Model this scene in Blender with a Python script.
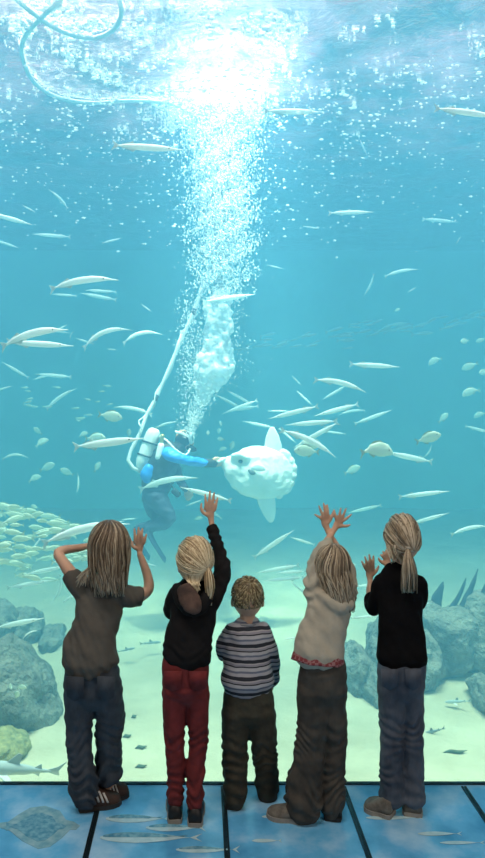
import bpy, bmesh, math, random
import numpy as np
from mathutils import Vector, Matrix, noise

for _o in list(bpy.data.objects):
    bpy.data.objects.remove(_o, do_unlink=True)
SC = bpy.context.scene
COL = SC.collection
random.seed(11)
RNG = np.random.default_rng(11)

# ------------------------------------------------------------------ camera
F = 720.0            # focal length in pixels of the 485 x 858 frame
CX, CY = 200.0, 391.0   # where the level line of sight meets the frame
DG = 3.2             # camera to glass
EYE = 1.74
cam_d = bpy.data.cameras.new('camera')
cam_d.sensor_fit = 'AUTO'
cam_d.sensor_width = 36.0
cam_d.lens = F * 36.0 / 858.0
cam_d.shift_x = (242.5 - CX) / 858.0
cam_d.shift_y = -(429.0 - CY) / 858.0
cam_d.clip_end = 200
cam = bpy.data.objects.new('camera', cam_d)
cam.location = (0, -DG, EYE)
cam.rotation_euler = (math.pi / 2, 0, 0)
COL.objects.link(cam)
SC.camera = cam

# ------------------------------------------------------------------ world, sun, room lamp, exposure
world = bpy.data.worlds.new('sky')
SC.world = world
world.use_nodes = True
wn = world.node_tree.nodes
wn['Background'].inputs[0].default_value = (0.86, 0.72, 1.0, 1)
wn['Background'].inputs[1].default_value = 0.36
sky_d = bpy.data.lights.new('skylight', 'AREA')      # the roof light over the front of the tank
sky_d.shape = 'RECTANGLE'
sky_d.size, sky_d.size_y = 16.0, 3.4
sky_d.energy = 1400
sky_d.spread = math.radians(56)
sky_d.color = (1.0, 0.97, 0.92)
sky_o = bpy.data.objects.new('skylight', sky_d)
sky_o.location = (0.5, 2.6, 14.0)
COL.objects.link(sky_o)
spot_d = bpy.data.lights.new('tank_spotlight', 'SPOT')     # the lamp over the feeding place
spot_d.energy = 21000
spot_d.spot_size = math.radians(18)
spot_d.spot_blend = 0.9
spot_d.shadow_soft_size = 0.35
spot_d.color = (1.0, 0.97, 0.93)
spot_o = bpy.data.objects.new('tank_spotlight', spot_d)
spot_o.location = (0.3, 2.3, 10.5)
spot_o.rotation_euler = (Vector((0.33, 4.85, 2.5)) - spot_o.location).to_track_quat('-Z', 'Y').to_euler()
COL.objects.link(spot_o)
for _nm, _x, _e in (('room_lamp', 4.7, 85), ('room_lamp', -3.9, 45)):
    lamp_d = bpy.data.lights.new(_nm, 'AREA')
    lamp_d.size = 1.4
    lamp_d.energy = _e
    lamp_d.color = (1.0, 0.88, 0.76)
    lamp = bpy.data.objects.new(_nm, lamp_d)
    lamp.location = (_x, -4.8, 3.7)
    lamp.rotation_euler = (Vector((0.3, -0.3, 0.7)) - lamp.location).to_track_quat('-Z', 'Y').to_euler()
    COL.objects.link(lamp)
lamp_d = bpy.data.lights.new('overhead_fill', 'AREA')  # added unseen light overhead, to shade the folds of the children's clothes
lamp_d.shape = 'RECTANGLE'; lamp_d.size, lamp_d.size_y = 2.6, 0.3
lamp_d.energy = 62
lamp_d.color = (1.0, 0.90, 0.80)
lamp = bpy.data.objects.new('overhead_fill', lamp_d)
lamp.location = (-0.5, -1.25, 4.22)
lamp.rotation_euler = (math.radians(6), 0, 0)
COL.objects.link(lamp)
SC.view_settings.view_transform = 'Standard'
SC.view_settings.look = 'None'
SC.view_settings.gamma = 1
SC.view_settings.use_curve_mapping = False
SC.view_settings.exposure = 0.0
SC.cycles.max_bounces = 8
SC.cycles.transparent_max_bounces = 24
SC.cycles.volume_bounces = 1
SC.cycles.sample_clamp_indirect = 4.0

# ------------------------------------------------------------------ helpers
def P(px, py, d):
    """the point at distance d from the camera's plane that is seen at (px, py)"""
    return Vector(((px - CX) / F * d, d - DG, EYE - (py - CY) / F * d))


def setp(o, label=None, cat=None, group=None, kind=None):
    if label: o['label'] = label
    if cat: o['category'] = cat
    if group: o['group'] = group
    if kind: o['kind'] = kind
    return o


def link(name, me, mat=None, parent=None, smooth=True):
    """one mesh object; vertices are world coordinates, moved into the parent's frame"""
    o = bpy.data.objects.new(name, me)
    COL.objects.link(o)
    if mat is not None and not me.materials:
        for m in (mat if isinstance(mat, (list, tuple)) else [mat]):
            me.materials.append(m)
    if smooth and len(me.polygons):
        me.polygons.foreach_set('use_smooth', [True] * len(me.polygons))
    if parent is not None:
        me.transform(parent['_inv'] if False else Matrix.Translation(-world_loc(parent)))
        o.parent = parent
    return o


def world_loc(o):
    v = Vector(o.location)
    while o.parent is not None:
        o = o.parent
        v += Vector(o.location)
    return v


def thing(name, label, cat, loc, group=None, kind=None):
    o = bpy.data.objects.new(name, None)
    o.empty_display_size = 0.05
    COL.objects.link(o)
    o.location = loc
    return setp(o, label, cat, group, kind)


def recenter(o):
    """put a one-mesh thing's origin at its middle"""
    n = len(o.data.vertices)
    co = np.empty(n * 3); o.data.vertices.foreach_get('co', co)
    co = co.reshape(-1, 3)
    c = Vector(((co.min(0) + co.max(0)) / 2).tolist())
    o.data.transform(Matrix.Translation(-c)); o.location = c
    return o


class MB:
    """collects vertices and faces of one mesh"""
    def __init__(s):
        s.v, s.f, s.tone = [], [], []

    def add(s, vs, fs, tone=0.5):
        b = len(s.v)
        s.v += [tuple(v) for v in vs]
        s.f += [tuple(i + b for i in f) for f in fs]
        s.tone += [tone] * len(vs)

    def box(s, lo, hi):
        x0, y0, z0 = lo; x1, y1, z1 = hi
        s.add([(x0, y0, z0), (x1, y0, z0), (x1, y1, z0), (x0, y1, z0), (x0, y0, z1), (x1, y0, z1), (x1, y1, z1), (x0, y1, z1)],
              [(0, 3, 2, 1), (4, 5, 6, 7), (0, 1, 5, 4), (1, 2, 6, 5), (2, 3, 7, 6), (3, 0, 4, 7)])

    def mesh(s, name, tone=False):
        me = bpy.data.meshes.new(name)
        me.from_pydata(s.v, [], s.f)
        if tone:
            at = me.attributes.new('tone', 'FLOAT', 'POINT')
            at.data.foreach_set('value', s.tone)
        me.update()
        return me

    def build(s, name, mat, parent=None, smooth=True, tone=False):
        return link(name, s.mesh(name, tone), mat, parent, smooth)

    # -------- tube of elliptical rings through points (Vector, ra, rb)
    def tube(s, pts, seg=14, step=0.02, sq=1.0, cap=True, tone=0.5, ref=Vector((0, 1, 0)), smooth=True):
        P0 = [Vector(p[0]) for p in pts]
        R = [(p[1], p[2] if len(p) > 2 else p[1]) for p in pts]
        c, r = [], []
        n = len(P0)
        for i in range(n - 1):
            a, b = P0[i], P0[i + 1]
            p_ = P0[i - 1] if i else a * 2 - b
            q_ = P0[i + 2] if i + 2 < n else b * 2 - a
            k = max(1, int((b - a).length / step)) if smooth else 1
            for j in range(k):
                t = j / k
                if smooth:
                    t2, t3 = t * t, t * t * t
                    c.append(0.5 * ((2 * a) + (b - p_) * t + (2 * p_ - 5 * a + 4 * b - q_) * t2 + (3 * a - p_ - 3 * b + q_) * t3))
                    w = t * t * (3 - 2 * t)
                else:
                    c.append(a.lerp(b, t)); w = t
                r.append((R[i][0] * (1 - w) + R[i + 1][0] * w, R[i][1] * (1 - w) + R[i + 1][1] * w))
        c.append(P0[-1]); r.append(R[-1])
        if cap:   # rounded ends
            d0 = (c[1] - c[0]).normalized(); d1 = (c[-1] - c[-2]).normalized()
            m0, m1 = min(r[0]), min(r[-1])
            h = [(0.55, 0.84), (0.88, 0.5)]
            c = [c[0] - d0 * m0 * k for k, _ in reversed(h)] + c + [c[-1] + d1 * m1 * k for k, _ in h]
            r = [(r[0][0] * q, r[0][1] * q) for _, q in reversed(h)] + r + [(r[-1][0] * q, r[-1][1] * q) for _, q in h]
        vs, fs = [], []
        m = len(c)
        prev = None
        for i in range(m):
            t = (c[min(i + 1, m - 1)] - c[max(i - 1, 0)])
            t = t.normalized() if t.length > 1e-9 else Vector((0, 0, 1))
            if prev is None:
                a = t.cross(ref)
                if a.length < 0.2: a = t.cross(Vector((1, 0, 0)))
            else:
                a = prev - t * prev.dot(t)
            a.normalize(); prev = a
            b = a.cross(t)
            for k in range(seg):
                th = 2 * math.pi * k / seg
                cc, ss = math.cos(th), math.sin(th)
                if sq != 1.0:
                    cc = math.copysign(abs(cc) ** sq, cc); ss = math.copysign(abs(ss) ** sq, ss)
                vs.append(c[i] + a * (cc * r[i][0]) + b * (ss * r[i][1]))
        for i in range(m - 1):
            for k in range(seg):
                k2 = (k + 1) % seg
                fs.append((i * seg + k, i * seg + k2, (i + 1) * seg + k2, (i + 1) * seg + k))
        fs.append(tuple(reversed(range(seg)))); fs.append(tuple(range((m - 1) * seg, m * seg)))
        s.add(vs, fs, tone)

    def ellipsoid(s, c, rx, ry, rz, nu=20, nv=14, rot=None, tone=0.5):
        vs, fs = [], []
        for j in range(1, nv):
            ph = math.pi * j / nv
            for i in range(nu):
                th = 2 * math.pi * i / nu
                v = Vector((rx * math.sin(ph) * math.cos(th), ry * math.sin(ph) * math.sin(th), rz * math.cos(ph)))
                if rot is not None: v = rot @ v
                vs.append(Vector(c) + v)
        top, bot = Vector((0, 0, rz)), Vector((0, 0, -rz))
        if rot is not None: top, bot = rot @ top, rot @ bot
        vs += [Vector(c) + top, Vector(c) + bot]
        for j in range(nv - 2):
            for i in range(nu):
                i2 = (i + 1) % nu
                fs.append((j * nu + i, (j + 1) * nu + i, (j + 1) * nu + i2, j * nu + i2))
        T, B = len(vs) - 2, len(vs) - 1
        for i in range(nu):
            i2 = (i + 1) % nu
            fs.append((T, i, i2)); fs.append((B, (nv - 2) * nu + i2, (nv - 2) * nu + i))
        s.add(vs, fs, tone)


def fuse(mb, name, voxel=0.005, smooth=6, disp=None):
    """weld the overlapping shapes into one closed skin"""
    me = mb.mesh(name + '_raw')
    o = bpy.data.objects.new(name + '_raw', me)
    COL.objects.link(o)
    m = o.modifiers.new('r', 'REMESH'); m.mode = 'VOXEL'; m.voxel_size = voxel
    if smooth:
        k = o.modifiers.new('s', 'SMOOTH'); k.iterations = smooth; k.factor = 0.5
    dg = bpy.context.evaluated_depsgraph_get()
    out = bpy.data.meshes.new_from_object(o.evaluated_get(dg))
    out.name = name
    bpy.data.objects.remove(o, do_unlink=True)
    bpy.data.meshes.remove(me)
    if disp is not None:
        n = len(out.vertices)
        co = np.empty(n * 3, np.float32); out.vertices.foreach_get('co', co)
        no = np.empty(n * 3, np.float32); out.vertex_normals.foreach_get('vector', no)
        co = co.reshape(-1, 3); no = no.reshape(-1, 3)
        h = np.array([disp(Vector(c.tolist())) for c in co], np.float32)
        co += no * h[:, None]
        out.vertices.foreach_set('co', co.ravel())
        out.update()
    return out


# ------------------------------------------------------------------ materials
MATS = {}


class NT:
    def __init__(s, name):
        s.m = bpy.data.materials.new(name); s.m.use_nodes = True
        s.t = s.m.node_tree; s.n = s.t.nodes; s.b = s.n.get('Principled BSDF'); s.o = s.n.get('Material Output')

    def new(s, typ, **kw):
        n = s.n.new(typ)
        for k, v in kw.items():
            if k in n.inputs: n.inputs[k].default_value = v
            else: setattr(n, k, v)
        return n

    def l(s, a, b): s.t.links.new(a, b)


def ramp(t, fac, stops):
    r = t.new('ShaderNodeValToRGB')
    e = r.color_ramp.elements
    while len(e) < len(stops): e.new(0.5)
    for k, (p, c) in enumerate(stops):
        e[k].position = p; e[k].color = (*c, 1)
    t.l(fac, r.inputs[0])
    return r


def mat(name, col, rough=0.6, metal=0.0, col2=None, scale=20, stretch=(1, 1, 1), bump=0.0, bscale=None, spec=0.5, detail=4, trans=0.0, dist=0.01, sheen=0.0):
    """a procedural surface: two colours mixed by noise, with bump"""
    if name in MATS: return MATS[name]
    t = NT(name)
    b = t.b
    b.inputs['Roughness'].default_value = rough
    b.inputs['Metallic'].default_value = metal
    b.inputs['Specular IOR Level'].default_value = spec
    if sheen: b.inputs['Sheen Weight'].default_value = sheen
    tc = t.new('ShaderNodeTexCoord'); mp = t.new('ShaderNodeMapping')
    mp.inputs['Scale'].default_value = stretch
    t.l(tc.outputs['Object'], mp.inputs[0])
    nz = t.new('ShaderNodeTexNoise', Scale=scale, Detail=detail, Roughness=0.6)
    t.l(mp.outputs[0], nz.inputs['Vector'])
    c2 = col2 if col2 is not None else tuple(c * 0.8 for c in col)
    r = ramp(t, nz.outputs['Fac'], [(0.35, c2), (0.65, col)])
    t.l(r.outputs[0], b.inputs['Base Color'])
    if bump:
        n2 = t.new('ShaderNodeTexNoise', Scale=bscale or scale * 2, Detail=3)
        t.l(mp.outputs[0], n2.inputs['Vector'])
        bp = t.new('ShaderNodeBump', Strength=bump, Distance=dist)
        t.l(n2.outputs['Fac'], bp.inputs['Height']); t.l(bp.outputs[0], b.inputs['Normal'])
    if trans:
        tl = t.new('ShaderNodeBsdfTranslucent'); t.l(r.outputs[0], tl.inputs[0])
        mx = t.new('ShaderNodeMixShader'); mx.inputs[0].default_value = trans
        t.l(b.outputs[0], mx.inputs[1]); t.l(tl.outputs[0], mx.inputs[2]); t.l(mx.outputs[0], t.o.inputs[0])
    MATS[name] = t.m
    return t.m

# ------------------------------------------------------------------ the place: viewing room and tank
TX0, TX1, TY1, TZ0, TZ1 = -8.5, 9.5, 13.0, -1.0, 4.9     # the water
GL0, GL1 = 0.0, 0.022                                       # the pane's faces

# floor panels of printed glass laid on the walkway, steel joints between them
def floor_mat():
    t = NT('printed_floor_glass')
    tc = t.new('ShaderNodeTexCoord')
    nz = t.new('ShaderNodeTexNoise', Scale=3.2, Detail=5, Roughness=0.6); t.l(tc.outputs['Object'], nz.inputs['Vector'])
    wv = t.new('ShaderNodeTexVoronoi', Scale=7.0, feature='SMOOTH_F1'); t.l(tc.outputs['Object'], wv.inputs['Vector'])
    mx = t.new('ShaderNodeMath', operation='MULTIPLY_ADD'); mx.inputs[1].default_value = 0.35
    t.l(wv.outputs['Distance'], mx.inputs[0]); t.l(nz.outputs['Fac'], mx.inputs[2])
    r = ramp(t, mx.outputs[0], [(0.42, (0.06, 0.30, 0.58)), (0.62, (0.13, 0.46, 0.78)), (0.8, (0.38, 0.66, 0.90))])
    t.l(r.outputs[0], t.b.inputs['Base Color'])
    t.b.inputs['Roughness'].default_value = 0.22
    t.b.inputs['Specular IOR Level'].default_value = 0.5
    bp = t.new('ShaderNodeBump', Strength=0.06, Distance=0.02); t.l(nz.outputs['Fac'], bp.inputs['Height']); t.l(bp.outputs[0], t.b.inputs['Normal'])
    return t.m
M_FLOOR = floor_mat()
M_JOINT = mat('dark_steel_joint', (0.02, 0.035, 0.045), 0.35, 0.6, col2=(0.012, 0.02, 0.028))
M_ROOM = mat('dark_room_paint', (0.035, 0.04, 0.045), 0.8)
M_TANK = mat('tank_wall_paint', (0.42, 0.80, 0.90), 0.9, col2=(0.36, 0.74, 0.86), scale=0.6)

mb = MB(); mb.box((-5, -7, -0.12), (6, -0.0, 0.0))
floor = setp(mb.build('floor', M_FLOOR, smooth=False), 'blue printed glass walkway floor with pictures of fish', 'floor', kind='structure')
mb = MB(); mb.box((-5, -0.02, 0.0), (6, -0.001, 0.006))
setp(mb.build('trim_1', M_JOINT, smooth=False), 'dark sill along the foot of the tank window', 'trim', kind='structure')
joint_x = [(104 - CX) / F * DG + k * 0.5285 for k in range(-4, 8)]
for k, x in enumerate(joint_x):
    mb = MB(); w = 0.011
    mb.box((x - w, -7, 0.0), (x - w * 0.3, -0.035, 0.004)); mb.box((x + w * 0.3, -7, 0.0), (x + w, -0.035, 0.004)); mb.box((x - w * 0.3, -7, 0.0), (x + w * 0.3, -0.035, 0.0015))
    o = mb.build('trim_%d' % (k + 2), M_JOINT, smooth=False)
    setp(o, 'dark steel joint between two blue floor panels', 'trim', 'joints between the floor panels', 'structure')
for nm, lo, hi in (('wall_left', (-5.2, -7, 0), (-5, 0, 4.5)), ('wall_right', (6, -7, 0), (6.2, 0, 4.5)), ('wall_back', (-5.2, -7.2, 0), (6.2, -7, 4.5)),
                   ('ceiling', (-5.2, -7.2, 4.3), (6.2, 0.0, 4.5)), ('wall_front', (-9, 0.0, 3.95), (10, 0.022, 5.6))):
    mb = MB(); mb.box(lo, hi); setp(mb.build(nm, M_ROOM, smooth=False), None, None, kind='structure')
mb = MB(); mb.box((-9, 0.0, -1.3), (10, 0.022, -0.012)); setp(mb.build('wall_plinth', M_ROOM, smooth=False), None, None, kind='structure')
for nm, lo, hi in (('wall_tank_left', (TX0 - 0.3, 0, -1.3), (TX0, TY1, 5.8)), ('wall_tank_right', (TX1, 0, -1.3), (TX1 + 0.3, TY1, 5.8)), ('wall_tank_back', (TX0 - 0.3, TY1, -1.3), (TX1 + 0.3, TY1 + 0.3, 5.8))):
    mb = MB(); mb.box(lo, hi); setp(mb.build(nm, M_TANK, smooth=False), None, None, kind='structure')

# the acrylic pane
def pane_mat():
    t = NT('clear_acrylic')
    tr = t.new('ShaderNodeBsdfTransparent'); tr.inputs[0].default_value = (0.985, 0.995, 0.99, 1)
    gl = t.new('ShaderNodeBsdfGlossy'); gl.inputs['Roughness'].default_value = 0.02
    fr = t.new('ShaderNodeFresnel'); fr.inputs[0].default_value = 1.12
    mx = t.new('ShaderNodeMixShader')
    t.l(fr.outputs[0], mx.inputs[0]); t.l(tr.outputs[0], mx.inputs[1]); t.l(gl.outputs[0], mx.inputs[2]); t.l(mx.outputs[0], t.o.inputs[0])
    return t.m
mb = MB(); mb.box((-8.4, GL0 + 0.001, -0.01), (9.4, GL1, 3.95))
setp(mb.build('window_1', pane_mat(), smooth=False), 'tall clear acrylic window of the aquarium tank', 'window', kind='structure')

# water: a body that scatters and absorbs the daylight
def water_mat():
    t = NT('sea_water')
    t.n.remove(t.b)
    sc = t.new('ShaderNodeVolumeScatter'); sc.inputs['Color'].default_value = (0.19, 0.62, 1.0, 1); sc.inputs['Density'].default_value = 0.112; sc.inputs['Anisotropy'].default_value = 0.0
    ab = t.new('ShaderNodeVolumeAbsorption'); ab.inputs['Color'].default_value = (0.26, 0.88, 0.97, 1); ab.inputs['Density'].default_value = 0.15
    ad = t.new('ShaderNodeAddShader'); t.l(sc.outputs[0], ad.inputs[0]); t.l(ab.outputs[0], ad.inputs[1]); t.l(ad.outputs[0], t.o.inputs['Volume'])
    return t.m
mb = MB(); mb.box((TX0 + 0.001, GL1 + 0.004, TZ0 - 0.25), (TX1 - 0.001, TY1 - 0.001, TZ1 - 0.001))
setp(mb.build('water', water_mat(), smooth=False), 'clear blue green sea water filling the tank', 'water', kind='stuff')

# the water's surface seen from below
def surf_mat():
    t = NT('water_surface')
    tr = t.new('ShaderNodeBsdfTransparent')
    gl = t.new('ShaderNodeBsdfGlossy'); gl.inputs['Roughness'].default_value = 0.05
    lw = t.new('ShaderNodeFresnel'); lw.inputs[0].default_value = 1.33
    tc = t.new('ShaderNodeTexCoord'); mp = t.new('ShaderNodeMapping'); mp.inputs['Scale'].default_value = (1, 1.0, 1)
    nz = t.new('ShaderNodeTexNoise', Scale=2.6, Detail=5, Roughness=0.6, Distortion=0.5); t.l(tc.outputs['Object'], mp.inputs[0]); t.l(mp.outputs[0], nz.inputs['Vector'])
    bp = t.new('ShaderNodeBump', Strength=0.8, Distance=0.12); t.l(nz.outputs['Fac'], bp.inputs['Height'])
    t.l(bp.outputs[0], gl.inputs['Normal']); t.l(bp.outputs[0], lw.inputs['Normal'])
    mx = t.new('ShaderNodeMixShader'); t.l(lw.outputs[0], mx.inputs[0]); t.l(tr.outputs[0], mx.inputs[1]); t.l(gl.outputs[0], mx.inputs[2]); 
    tl = t.new('ShaderNodeBsdfTranslucent'); tl.inputs[0].default_value = (0.60, 0.40, 0.55, 1)      # lavender tint put into the surface for the sky's light, in random patches
    n2 = t.new('ShaderNodeTexNoise', Scale=1.1, Detail=6, Roughness=0.7); t.l(mp.outputs[0], n2.inputs['Vector'])
    mr = t.new('ShaderNodeMapRange'); mr.inputs[1].default_value = 0.4; mr.inputs[2].default_value = 0.75; mr.inputs[3].default_value = 0.02; mr.inputs[4].default_value = 0.22; t.l(n2.outputs['Fac'], mr.inputs[0])
    m2 = t.new('ShaderNodeMixShader'); t.l(mr.outputs[0], m2.inputs[0]); t.l(mx.outputs[0], m2.inputs[1]); t.l(tl.outputs[0], m2.inputs[2]); t.l(m2.outputs[0], t.o.inputs[0])
    return t.m
n = 120
xs = np.linspace(TX0 + 0.01, TX1 - 0.01, n); ys = np.linspace(0.03, TY1 - 0.01, n)
vs = []
for y in ys:
    for x in xs:
        vs.append((x, y, TZ1 + 0.03 * noise.noise(Vector((x * 1.1, y * 1.1, 0))) + 0.015 * noise.noise(Vector((x * 3.1, y * 3.1, 3)))))
fs = [(j * n + i, j * n + i + 1, (j + 1) * n + i + 1, (j + 1) * n + i) for j in range(n - 1) for i in range(n - 1)]
mb = MB(); mb.add(vs, fs)
setp(mb.build('water_surface', surf_mat()), 'rippled underside of the water surface at the top of the tank', 'water surface', kind='structure')

# sand bed
M_SAND = mat('pale_sand', (0.56, 0.51, 0.36), 0.95, col2=(0.42, 0.38, 0.26), scale=1.6, bump=0.5, bscale=5, dist=0.05)
def sand_z(x, y):
    return (-1.0 + 0.045 * noise.noise(Vector((x * 0.6, y * 0.9, 1))) + 0.022 * noise.noise(Vector((x * 1.9, y * 3.0, 5)))
            + 0.007 * noise.noise(Vector((x * 6, y * 9, 9))) + 0.10 * max(0, min(1, (y - 4.0) / 4)))
n, m = 170, 150
xs = np.linspace(TX0 + 0.005, TX1 - 0.005, n); ys = np.linspace(0.03, TY1 - 0.005, m)
mb = MB(); mb.add([(x, y, sand_z(x, y)) for y in ys for x in xs], [(j * n + i, j * n + i + 1, (j + 1) * n + i + 1, (j + 1) * n + i) for j in range(m - 1) for i in range(n - 1)])
setp(mb.build('sand', M_SAND), 'pale rippled sand on the tank bottom', 'sand', kind='stuff')

# ------------------------------------------------------------------ people
def skin_mat():
    t = NT('skin'); t.b.inputs['Roughness'].default_value = 0.5
    t.b.inputs['Subsurface Weight'].default_value = 0.12; t.b.inputs['Subsurface Radius'].default_value = (0.01, 0.004, 0.002)
    tc = t.new('ShaderNodeTexCoord'); nz = t.new('ShaderNodeTexNoise', Scale=14.0, Detail=3); t.l(tc.outputs['Object'], nz.inputs['Vector'])
    r = ramp(t, nz.outputs['Fac'], [(0.35, (0.58, 0.34, 0.23)), (0.7, (0.70, 0.44, 0.31))]); t.l(r.outputs[0], t.b.inputs['Base Color'])
    return t.m
M_SKIN = skin_mat()
M_IRIS = mat('blue_grey_iris', (0.03, 0.05, 0.07), 0.3)
M_EYE = mat('eye_white', (0.75, 0.73, 0.70), 0.2)


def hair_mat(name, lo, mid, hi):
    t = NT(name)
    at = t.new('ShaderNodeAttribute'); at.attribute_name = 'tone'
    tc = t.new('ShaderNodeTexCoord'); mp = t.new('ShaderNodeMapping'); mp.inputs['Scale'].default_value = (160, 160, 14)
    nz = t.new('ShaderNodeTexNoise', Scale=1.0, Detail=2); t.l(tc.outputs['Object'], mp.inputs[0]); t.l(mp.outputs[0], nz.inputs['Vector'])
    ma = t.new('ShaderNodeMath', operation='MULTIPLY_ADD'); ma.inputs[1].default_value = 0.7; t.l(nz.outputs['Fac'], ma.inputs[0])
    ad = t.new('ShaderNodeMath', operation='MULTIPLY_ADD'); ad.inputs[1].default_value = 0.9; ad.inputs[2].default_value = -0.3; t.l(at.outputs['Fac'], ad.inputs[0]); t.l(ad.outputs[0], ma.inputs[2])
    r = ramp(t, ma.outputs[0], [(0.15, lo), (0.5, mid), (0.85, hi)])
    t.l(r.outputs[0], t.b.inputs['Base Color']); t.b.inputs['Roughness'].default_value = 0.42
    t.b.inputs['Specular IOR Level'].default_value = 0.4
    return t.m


def stripe_mat(name):
    t = NT(name)
    tc = t.new('ShaderNodeTexCoord'); sx = t.new('ShaderNodeSeparateXYZ'); t.l(tc.outputs['Object'], sx.inputs[0])
    nz = t.new('ShaderNodeTexNoise', Scale=7.0, Detail=2); t.l(tc.outputs['Object'], nz.inputs['Vector'])
    ma = t.new('ShaderNodeMath', operation='MULTIPLY_ADD'); ma.inputs[1].default_value = 0.02; t.l(nz.outputs['Fac'], ma.inputs[0]); t.l(sx.outputs['Z'], ma.inputs[2])
    ml = t.new('ShaderNodeMath', operation='MULTIPLY'); ml.inputs[1].default_value = 1 / 0.062; t.l(ma.outputs[0], ml.inputs[0])
    fr = t.new('ShaderNodeMath', operation='FRACT'); t.l(ml.outputs[0], fr.inputs[0])
    r = ramp(t, fr.outputs[0], [(0.0, (0.020, 0.024, 0.035)), (0.22, (0.36, 0.36, 0.40)), (0.40, (0.13, 0.15, 0.21)), (0.52, (0.44, 0.44, 0.47)), (0.72, (0.022, 0.025, 0.035)), (0.80, (0.28, 0.27, 0.31)), (0.92, (0.42, 0.40, 0.42))])
    r.color_ramp.interpolation = 'CONSTANT'
    t.l(r.outputs[0], t.b.inputs['Base Color']); t.b.inputs['Roughness'].default_value = 0.9
    return t.m


def plaid_mat(name):
    t = NT(name)
    tc = t.new('ShaderNodeTexCoord'); ck = t.new('ShaderNodeTexChecker', Scale=72.0); t.l(tc.outputs['Object'], ck.inputs['Vector'])
    ck.inputs['Color1'].default_value = (0.22, 0.04, 0.045, 1); ck.inputs['Color2'].default_value = (0.36, 0.17, 0.17, 1)
    t.l(ck.outputs['Color'], t.b.inputs['Base Color']); t.b.inputs['Roughness'].default_value = 0.9
    return t.m


M_DENIM = mat('dark_denim', (0.060, 0.075, 0.095), 0.85, col2=(0.030, 0.040, 0.055), scale=16, stretch=(1, 1, 0.5), bump=0.35, bscale=22, dist=0.02)
M_JEANS = mat('faded_denim', (0.105, 0.125, 0.160), 0.85, col2=(0.045, 0.055, 0.078), scale=10, stretch=(1, 1, 0.5), bump=0.35, bscale=24, dist=0.02)
M_TEE = mat('grey_cotton', (0.115, 0.105, 0.088), 0.9, col2=(0.085, 0.078, 0.066), scale=9, bump=0.3, bscale=14, dist=0.02)
M_BLACK = mat('black_fleece', (0.013, 0.012, 0.013), 0.92, col2=(0.009, 0.009, 0.010), scale=20, bump=0.3, bscale=22, dist=0.02, spec=0.2)
M_KNIT = mat('black_knit', (0.006, 0.006, 0.007), 0.95, col2=(0.004, 0.004, 0.005), scale=30, bump=0.25, bscale=30, dist=0.01, spec=0.15)
M_HOODLINING = mat('brown_hood_lining', (0.16, 0.09, 0.065), 0.85, col2=(0.05, 0.03, 0.025), scale=14, bump=0.2)
M_RED = mat('red_cotton', (0.21, 0.022, 0.022), 0.85, col2=(0.12, 0.012, 0.013), scale=12, bump=0.3, bscale=22, dist=0.015)
M_STRIPE = stripe_mat('striped_jersey')
M_OLIVE = mat('olive_cord', (0.060, 0.052, 0.034), 0.9, col2=(0.030, 0.027, 0.018), scale=12, bump=0.35, bscale=20, dist=0.02)
M_GREY = mat('grey_cotton_twill', (0.085, 0.075, 0.062), 0.9, col2=(0.045, 0.040, 0.034), scale=10, stretch=(1, 1, 0.6), bump=0.4, bscale=18, dist=0.02)
M_CREAM = mat('cream_fleece', (0.50, 0.46, 0.37), 0.95, col2=(0.40, 0.37, 0.30), scale=8, bump=0.3, bscale=14, dist=0.02)
M_PLAID = plaid_mat('red_plaid')
M_SHOE_BROWN = mat('brown_suede', (0.060, 0.030, 0.020), 0.8, col2=(0.035, 0.018, 0.013), scale=30)
M_SHOE_BLACK = mat('black_leather', (0.015, 0.014, 0.014), 0.5, scale=30)
M_SHOE_GREY = mat('grey_canvas', (0.20, 0.18, 0.15), 0.85, col2=(0.11, 0.10, 0.085), scale=40)
M_SOLE = mat('pale_rubber', (0.34, 0.31, 0.27), 0.7, scale=30)
M_SOLE_DARK = mat('dark_rubber', (0.03, 0.027, 0.024), 0.7, scale=30)
M_STRIPE_WHITE = mat('white_leather', (0.62, 0.60, 0.56), 0.6)
M_BAND = mat('hair_elastic', (0.62, 0.55, 0.44), 0.7)
H_DARKBLOND = hair_mat('dark_blond_hair', (0.085, 0.058, 0.036), (0.24, 0.18, 0.12), (0.50, 0.41, 0.29))
H_BLOND = hair_mat('blond_hair', (0.26, 0.17, 0.085), (0.56, 0.42, 0.24), (0.80, 0.68, 0.46))
H_SHORT = hair_mat('short_brown_hair', (0.10, 0.075, 0.042), (0.24, 0.19, 0.105), (0.42, 0.35, 0.20))
H_ASH = hair_mat('ash_blond_hair', (0.10, 0.075, 0.05), (0.33, 0.25, 0.16), (0.66, 0.55, 0.40))


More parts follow.
